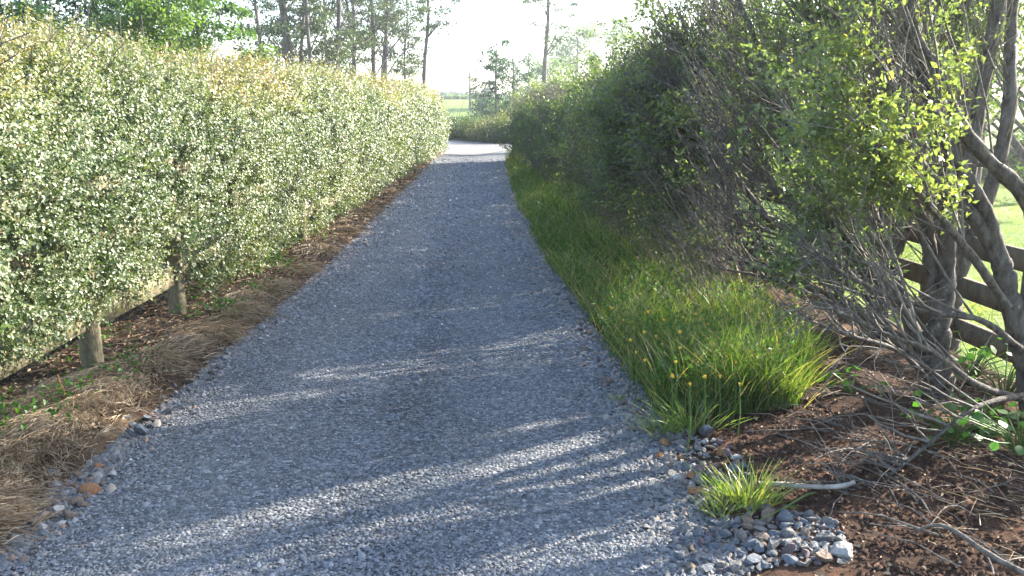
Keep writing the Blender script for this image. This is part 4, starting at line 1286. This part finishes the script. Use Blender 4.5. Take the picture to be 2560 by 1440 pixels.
# ------------------------------------------------------------------ trees and shrubs further off
def crown_leaves(mb, centres, radii, n, size, tone=0.5, flat=0.7, up=0.5):
    """leaf-sized faces spread through clumps"""
    k = rng.integers(len(centres), size=n)
    r = radii[k]
    d = rnd_dir(n) * (rng.random(n) ** 0.45)[:, None]
    p = centres[k] + d * r[:, None] * [1, 1, flat]
    t = tone + 0.22 * (rng.random(len(centres))[k] - 0.5) + 0.14 * rng.normal(size=n)
    add_leaves(mb, p, rnd_dir(n), unit(rng.normal(size=(n, 3)) * 0.6 + [0, 0, up]), size * (0.6 + 0.7 * rng.random(n)), size * 0.55 * (0.6 + 0.7 * rng.random(n)), np.clip(t, 0, 1))

def gum(u, v, Y, height, r, label, lean=0.0, n_limb=9, n_leaf=3800, leaf=0.16, mat='gum_leaf', spread=2.4, lo=0.25, clump=0.75, bark='gum_bark', group=None, stems=1, tone=0.5, cat='tree', wob=0.012, hi=0.98, steep=0.35, flat=0.55):
    b = at(u, v, Y)
    b[2] = float(ground_z(b[0], b[1])) - 0.05
    root = empty('tree', b, label, cat, group)
    tr = MB()
    heads = []
    for s in range(stems):
        off = np.array([lean * height + (s - (stems - 1) / 2) * 0.09 * height, 0.02 * height * rng.normal(), 0])
        pts = [np.zeros(3)] + [off * f ** 1.3 + np.array([rng.normal() * wob * height, rng.normal() * wob * height, height * f]) for f in (0.25, 0.5, 0.75, 1.0)]
        p = limb(tr, pts, r * (1 if s == 0 else 0.75), r * 0.25, 14, 8, 0.05)
        heads.append(p)
    tr.build('trunk', M[bark], root, smooth=True)
    lm = MB(); cs, rs = [], []
    for k in range(n_limb * stems * 2):
        p = heads[k % stems]
        f = lo + (hi - lo) * ((k // stems) + rng.random()) / (2 * n_limb)
        q = p[min(int(f * 13), 13)]
        a = rng.random() * 6.283
        Ls = spread * (1.15 - 0.6 * f) * (0.6 + 0.6 * rng.random())
        d = np.array([math.cos(a), math.sin(a), steep + 0.5 * rng.random()])
        e = q + d * Ls
        lp = limb(lm, [q, q + d * Ls * 0.5 + [0, 0, 0.08 * Ls], e], r * 0.30 * (1.15 - f), r * 0.06, 7, 5, 0.05)
        for _ in range(2):
            g2 = 0.45 + 0.6 * rng.random()
            cs.append(q + (e - q) * g2 + rng.normal(size=3) * 0.28 * Ls * np.array([1, 1, 0.5]))
            rs.append(clump * (0.5 + 0.7 * rng.random()))
    lm.build('limbs', M[bark], root, smooth=True, kind='stuff')
    cr = MB()
    crown_leaves(cr, np.array(cs), np.array(rs), n_leaf, leaf, tone, flat)
    cr.build('crown', M[mat], root, kind='stuff')
    return root

RG = 'tall thin gum trees beyond the left hedge'
gum(692, 215, 36, 10.5, 0.108, 'gum tree leaning left, farthest left of the thin gums', lean=-0.10, n_leaf=3277, spread=1.84, group=RG, lo=0.22, hi=0.66, leaf=0.14, clump=0.6, steep=0.75, flat=0.38)
gum(748, 215, 34, 11, 0.122, 'gum tree of many slender stems spreading like a fan', lean=-0.03, stems=3, n_limb=5, n_leaf=3277, spread=1.60, group=RG, lo=0.25, hi=0.66, leaf=0.14, clump=0.6, steep=0.75, flat=0.38)
gum(782, 220, 33, 12, 0.108, 'straight single gum trunk right beside the many-stemmed one', n_leaf=2646, spread=1.68, group=RG, hi=0.66, leaf=0.14, lo=0.24, clump=0.6, steep=0.75, flat=0.38)
gum(850, 215, 35, 12, 0.137, 'thick straight gum trunk with side limbs rising left', n_leaf=3277, spread=2.00, group=RG, lean=-0.01, hi=0.66, leaf=0.14, lo=0.24, clump=0.6, steep=0.75, flat=0.38)
gum(897, 240, 38, 12, 0.094, 'thin gum that leans and forks above a dark bush', lean=-0.06, n_leaf=2646, spread=1.76, group=RG, hi=0.66, leaf=0.14, lo=0.24, clump=0.6, steep=0.75, flat=0.38)
gum(933, 220, 39, 12.5, 0.130, 'gum tree between the forked gum and the olive bush, full crown', n_leaf=3277, spread=2.08, group=RG, lean=-0.01, hi=0.66, leaf=0.14, lo=0.24, clump=0.6, steep=0.75, flat=0.38)
gum(980, 210, 42, 13, 0.130, 'gum tree standing behind the reddish olive bush', n_leaf=3151, spread=2.08, group=RG, lean=-0.015, hi=0.66, leaf=0.14, lo=0.24, clump=0.6, steep=0.75, flat=0.38)
RK = dict(steep=0.75, flat=0.38, clump=0.55, leaf=0.14, group=RG)
gum(722, 215, 40, 11, 0.10, 'slim gum between the left-leaning one and the many-stemmed one', n_leaf=2700, spread=1.6, lo=0.28, hi=0.66, lean=0.02, **RK)
gum(815, 215, 41, 11, 0.10, 'slim dark gum between the straight single trunk and the thick trunk', n_leaf=2850, spread=1.7, lo=0.26, hi=0.66, lean=0.01, **RK)
gum(872, 225, 43, 12, 0.10, 'slim straight gum just right of the thick trunk', n_leaf=2700, spread=1.7, lo=0.28, hi=0.64, **RK)
gum(955, 225, 46, 12, 0.11, 'slim gum just left of the trunk behind the olive bush', n_leaf=2700, spread=1.7, lo=0.28, hi=0.64, lean=0.015, **RK)
gum(1012, 235, 47, 9, 0.09, 'thin sparse gum between the olive bush and the solitary pale gum', n_leaf=3000, spread=1.8, lo=0.30, hi=0.7, lean=0.02, **RK)
gum(1067, 262, 44, 13, 0.122, 'solitary pale gum at the far end of the sunlit hedge', n_leaf=2135, spread=1.76, group=RG, lean=-0.01, lo=0.38, hi=0.7, leaf=0.14, clump=0.6, steep=0.75, flat=0.38)
gum(1363, 262, 48, 14, 0.158, 'tall single gum tree on the other side, above the shaded hedge', n_leaf=2728, spread=2.32, lo=0.30, lean=0.0, hi=0.7, leaf=0.14, clump=0.6, steep=0.75, flat=0.38)

gum(1240, 268, 44, 4.9, 0.09, 'slim dark conifer-like sapling behind the roadside shrubs, taller of two', n_limb=14, n_leaf=3000, leaf=0.13, mat='dark_leaf', spread=0.85, lo=0.08, clump=0.42, group='young dark trees behind the shrubs')
gum(1283, 268, 45, 4.1, 0.09, 'slim dark sapling between the taller sapling and the gum', n_limb=12, n_leaf=2600, leaf=0.13, mat='dark_leaf', spread=0.85, lo=0.08, clump=0.42, group='young dark trees behind the shrubs')
gum(1322, 262, 52, 4.6, 0.09, 'thin sapling standing under the single tall gum', n_limb=10, n_leaf=1800, leaf=0.14, mat='dark_leaf', spread=1.0, lo=0.2, clump=0.5, group='young dark trees behind the shrubs')
gum(1089, 275, 46, 2.1, 0.035, 'young tree with bare pole stem and small round top in the paddock', n_limb=5, n_leaf=500, leaf=0.12, mat='gum_leaf', spread=0.4, lo=0.6, clump=0.3, group='staked young trees in the paddock')
gum(1188, 278, 50, 3.6, 0.03, 'spindly young tree with feathery top next to the power pole', n_limb=6, n_leaf=420, leaf=0.12, mat='gum_leaf', spread=0.6, lo=0.5, clump=0.35, group='staked young trees in the paddock')
gum(1440, 262, 95, 7.6, 0.25, 'hazy broad spreading tree far off above the shaded hedge', n_limb=10, n_leaf=3800, leaf=0.3, mat='pale_leaf', spread=4.2, lo=0.45, clump=1.5)
gum(1530, 262, 100, 9.0, 0.25, 'hazy flat-topped tree furthest along above the shaded hedge', n_limb=9, n_leaf=2600, leaf=0.3, mat='pale_leaf', spread=5.0, lo=0.55, clump=1.4)
gum(1375, 262, 80, 4.5, 0.2, 'low hazy tree behind the base of the tall gum', n_limb=9, n_leaf=2600, leaf=0.25, mat='pale_leaf', spread=2.4, lo=0.3, clump=1.2)

# lush trees above the near part of the left hedge
gum(40, 260, 15, 4.4, 0.09, 'bright green leafy tree at the left corner above the hedge', n_limb=9, n_leaf=6500, leaf=0.10, mat='lush_leaf', spread=1.1, lo=0.3, clump=0.55, bark='bark', tone=0.4)
gum(130, 260, 21, 5.8, 0.12, 'dark upright tree with sky on both sides above the hedge', n_limb=11, n_leaf=7000, leaf=0.12, mat='dark_leaf', spread=0.95, lo=0.25, clump=0.6, bark='bark')
gum(258, 260, 23, 7.2, 0.16, 'large dark blue-green tree, densest above the left hedge', n_limb=16, n_leaf=16000, leaf=0.13, mat='dark_leaf', spread=1.5, lo=0.2, clump=0.85, bark='bark')
gum(360, 260, 16, 4.6, 0.10, 'yellow-green feathery tree leaning against the large dark tree', n_limb=12, n_leaf=9000, leaf=0.10, mat='lush_leaf', spread=1.0, lo=0.3, clump=0.55, bark='bark', tone=0.62)
gum(395, 260, 17, 3.3, 0.08, 'lower green tree sloping down from the yellow-green one', n_limb=9, n_leaf=5000, leaf=0.10, mat='lush_leaf', spread=0.9, lo=0.3, clump=0.5, bark='bark', tone=0.35)
gum(512, 260, 18, 4.2, 0.10, 'light feathery tree standing alone with sky around its crown', n_limb=12, n_leaf=6500, leaf=0.10, mat='lush_leaf', spread=1.15, lo=0.35, clump=0.42, bark='bark', tone=0.4)
gum(625, 260, 20, 2.9, 0.07, 'small round light green tree peeping over the hedge top', n_limb=7, n_leaf=3000, leaf=0.10, mat='lush_leaf', spread=0.6, lo=0.4, clump=0.4, bark='bark', tone=0.5)

def bush(pos, rx, ry, h, n, leaf, mat, label, tone=0.5, group=None, cat='bush', nclump=16, low=0.05):
    pos = np.asarray(pos, float)
    root = empty('bush', pos, label, cat, group)
    cs = rnd_dir(nclump) * (rng.random(nclump) ** 0.4)[:, None]
    cs[:, 2] = np.abs(cs[:, 2])
    cs = cs * [rx * 0.75, ry * 0.75, h * 0.75] + [0, 0, low * h]
    cs[:nclump // 3, 2] *= 0.35
    rs = (0.22 + 0.22 * rng.random(nclump)) * min(rx + ry, 1.6 * h)
    mb = MB()
    crown_leaves(mb, cs, rs, n, leaf, tone, 0.8, 0.4)
    v = np.concatenate(mb.v); v[:, 2] = np.maximum(v[:, 2], 0.02); mb.v = [v]
    mb.a = [np.concatenate(mb.a)]; mb.t = [np.concatenate(mb.t)]
    mb.build('foliage', M[mat], root, kind='stuff')
    st = MB()
    n = 14
    d = unit(np.stack([0.6 * rng.normal(size=n), 0.6 * rng.normal(size=n), np.ones(n)], -1))
    add_tubes(st, shoots(np.zeros((n, 3)), d, h * (0.5 + 0.4 * rng.random(n)), rng.normal(size=(n, 3)) * 0.2, 5), np.linspace(0.03, 0.008, 5)[None].repeat(n, 0), 5)
    st.build('stems', M['twig'], root, kind='stuff')
    return root

# shrubs on the far side of the road
SG = 'shrubs along the far side of the road'
def road_bush(u, v, rx, h, n, tone, label, mat='shrub_leaf', back=0.9):
    b = px(u, v); b[1] += back; b[2] = 0
    bush(b, rx, rx * 0.8, h * 0.84, n, 0.10, mat, label, tone, SG, 'shrub', 20)
road_bush(1098, 347, 0.95, 1.35, 5600, 0.25, 'green shrub at the road, first one past the sunlit hedge', 'dark_leaf')
road_bush(1130, 349, 1.2, 2.1, 7200, 0.55, 'brownish shrub with a tall rounded top left of the low gap')
road_bush(1160, 351, 0.8, 1.05, 4800, 0.45, 'low yellowish shrub in the dip of the roadside row')
road_bush(1195, 353, 1.2, 1.6, 7200, 0.45, 'broad green-brown shrub in the middle of the roadside row')
road_bush(1235, 357, 1.25, 2.0, 7600, 0.72, 'tawny shrub, tallest in front of the dark saplings')
road_bush(1275, 360, 1.05, 1.6, 6400, 0.55, 'shrub half hidden by the end of the shaded hedge')
b = px(1262, 350); b[1] += 5; bush((b[0], b[1], 0), 1.3, 1.1, 2.1, 6000, 0.11, 'pale_leaf', 'silvery green bush behind the tawny roadside shrub', 0.4)
# dark earth strip at the shrubs' feet
fe2 = fe.copy(); fe2[:, 2] = 0.006
back = fe2 + np.array([0.9, 1.6, 0]) ; back[:, 2] = 0.10
bb = back + np.array([0.8, 1.2, 0]); bb[:, 2] = -0.02
k = np.arange(nn - 1)
tag(link('earth_bank', make_mesh('earth_bank', np.concatenate([fe2, back, bb]), np.concatenate([np.stack([k, k + 1, k + nn + 1, k + nn], -1), np.stack([k + nn, k + nn + 1, k + 2 * nn + 1, k + 2 * nn], -1)]), M['litter_soil'], smooth=True)), kind='structure')

# undergrowth and bushes below the gums
def far_bush(u, v, Y, rx, n, mat, label, tone=0.5, leaf=0.14, cat='bush'):
    t = at(u, v, Y)
    gz_ = float(ground_z(t[0], t[1]))
    bush((t[0], t[1], gz_), rx, rx * 0.8, t[2] - gz_, n, leaf, mat, label, tone, None, cat, 22)
far_bush(650, 118, 33, 1.6, 7000, 'dark_leaf', 'dark bush under the left-leaning gum')
far_bush(760, 158, 36, 1.6, 6000, 'gum_leaf', 'dull green undergrowth at the many-stemmed gum')
far_bush(840, 148, 38, 1.8, 7000, 'gum_leaf', 'dull olive undergrowth beside the thick straight gum', 0.7)
far_bush(900, 165, 40, 1.3, 5000, 'dark_leaf', 'dark rounded bush between two gum trunks')
far_bush(975, 172, 37, 1.15, 6500, 'shrub_leaf', 'reddish olive bush rising over the far hedge top', 0.85)
far_bush(1020, 200, 41, 1.0, 4000, 'shrub_leaf', 'brownish sparse bush right of the reddish olive one', 0.75)
far_bush(1048, 205, 46, 0.8, 3500, 'dark_leaf', 'dark conifer-like bush beside the solitary pale gum')
far_bush(1355, 195, 29, 0.75, 4500, 'lush_leaf', 'yellow-green bush poking over the start of the shaded hedge', 0.9, 0.10)
far_bush(1300, 215, 55, 3.2, 7000, 'dark_leaf', 'wide dark thicket behind the saplings')
far_bush(1215, 238, 75, 1.8, 5000, 'dark_leaf', 'dark thicket past the power pole')
far_bush(1212, 282, 42, 0.5, 1200, 'dark_leaf', 'small round dark bush at the foot of the power pole', 0.3, 0.1)

# shelter belt on the skyline and hazy trees on it
for n_, (u, v, Y, rx, mat, lab) in enumerate([
        (1085, 243, 128, 4.0, 'pale_leaf', 'pale feathery hedge end on the skyline beside the solitary gum'),
        (1110, 240, 129, 4.0, 'pale_leaf', 'pale feathery skyline hedge clump, second from the gum'),
        (1140, 238, 130, 4.2, 'pale_leaf', 'pale feathery skyline hedge clump left of the power pole'),
        (1172, 237, 130, 4.2, 'pale_leaf', 'pale feathery skyline hedge clump behind the power pole'),
        (1205, 236, 131, 4.2, 'pale_leaf', 'darker skyline hedge clump right of the power pole')]):
    far_bush(u, v, Y, rx, 3200, mat, lab, 0.45 if n_ < 4 else 0.1, 0.3, 'hedge')
far_bush(1120, 218, 190, 5.5, 2600, 'dark_leaf', 'distant dark pine clump on the skyline', 0.4, 0.45, 'tree')
far_bush(1145, 228, 195, 5.0, 1800, 'dark_leaf', 'lower distant pine clump joined to the dark one', 0.4, 0.45, 'tree')
far_bush(1210, 215, 180, 7.0, 2600, 'dark_leaf', 'distant trees on the skyline past the power pole', 0.4, 0.45, 'tree')
far_bush(1000, 225, 160, 14, 3000, 'dark_leaf', 'distant wood seen through the gum trunks', 0.4, 0.45, 'tree')

# power pole
b = at(1175, 262, 92); b[2] = float(ground_z(b[0], b[1]))
pole = empty('power_pole', b, 'slim wooden power pole with a short crossarm in the paddock', 'pole')
top = at(1175, 181, 92)[2] - b[2]
mb = MB(); cyl_mesh(mb, (0, 0, -0.1), 0.13, 0.10, top + 0.1, 10); mb.build('post', M['twig'], pole)
mb = MB(); box_between(mb, (-0.45, -0.13, top - 0.55), (0.45, -0.13, top - 0.55), 0.12, 0.1); mb.build('crossarm', M['twig'], pole)
for x in (-0.38, 0.38):
    mb = MB(); cyl_mesh(mb, (x, -0.13, top - 0.49), 0.035, 0.03, 0.16, 8); mb.build('insulator', M['metal'], pole)
# white rail behind the saplings
a, c = at(1293, 202, 60), at(1349, 202, 60)
wm, _nt, _b = new_mat('white_paint'); _b.inputs['Base Color'].default_value = (0.8, 0.8, 0.78, 1)
wr = empty('rail', (a[0], a[1], float(ground_z(a[0], a[1]))), 'thin white horizontal rail on posts behind the dark saplings', 'rail')
wo = np.array(wr.location)
mb = MB(); box_between(mb, a, c, 0.08, 0.06); mb.build('bar', wm, wr, wo)
for q in (a, c):
    mb = MB(); cyl_mesh(mb, (q[0], q[1], wo[2] - 0.1), 0.05, 0.05, q[2] - wo[2] + 0.06, 8); mb.build('post', wm, wr, wo)

# trees and a bank beyond the right-hand paddock, seen through the bare trunks
far_bush(2300, 345, 20, 2.0, 6000, 'shrub_leaf', 'greyish hedge clump across the bright paddock, seen between trunks', 0.3, 0.12, 'hedge')
far_bush(2480, 350, 20, 2.0, 6000, 'shrub_leaf', 'greyish hedge clump across the bright paddock, nearer the edge of view', 0.3, 0.12, 'hedge')
gum(2440, 400, 17, 6.5, 0.14, 'pale sunlit tree beyond the paddock, behind the thick leaning limbs', n_limb=16, n_leaf=5500, leaf=0.12, mat='pale_leaf', spread=2.4, lo=0.08, clump=0.9, bark='bark')
gum(2620, 400, 14, 6.5, 0.14, 'pale sunlit tree beyond the paddock at the edge of view', n_limb=16, n_leaf=5500, leaf=0.12, mat='pale_leaf', spread=2.4, lo=0.08, clump=0.9, bark='bark')

gum(2230, 400, 21, 6.0, 0.14, 'pale tree behind the vertical stems, first beyond the bright paddock', n_limb=14, n_leaf=5000, leaf=0.12, mat='pale_leaf', spread=2.2, lo=0.08, clump=0.9, bark='bark')
far_bush(2640, 330, 18, 2.2, 6000, 'shrub_leaf', 'greyish hedge clump at the far corner of the bright paddock', 0.3, 0.12, 'hedge')

# ------------------------------------------------------------------ distance haze, also added to give the glare towards the sun
hz = link('haze', make_mesh('haze', [(x, y, z) for z in (-1.2, 22.0) for y in (-35, 460) for x in (-260, 260)], np.array([[0, 2, 3, 1], [4, 5, 7, 6], [0, 1, 5, 4], [2, 6, 7, 3], [0, 4, 6, 2], [1, 3, 7, 5]])))
hm = bpy.data.materials.new('haze'); hm.use_nodes = True
ht = hm.node_tree
ht.nodes.remove(ht.nodes['Principled BSDF'])
pv = ht.nodes.new('ShaderNodeVolumePrincipled')
pv.inputs['Color'].default_value = (0.95, 0.96, 1.0, 1)
pv.inputs['Density'].default_value = HAZE
pv.inputs['Anisotropy'].default_value = 0.72
ht.links.new(pv.outputs[0], ht.nodes['Material Output'].inputs['Volume'])
hz.data.materials.append(hm)
tag(hz, kind='stuff')
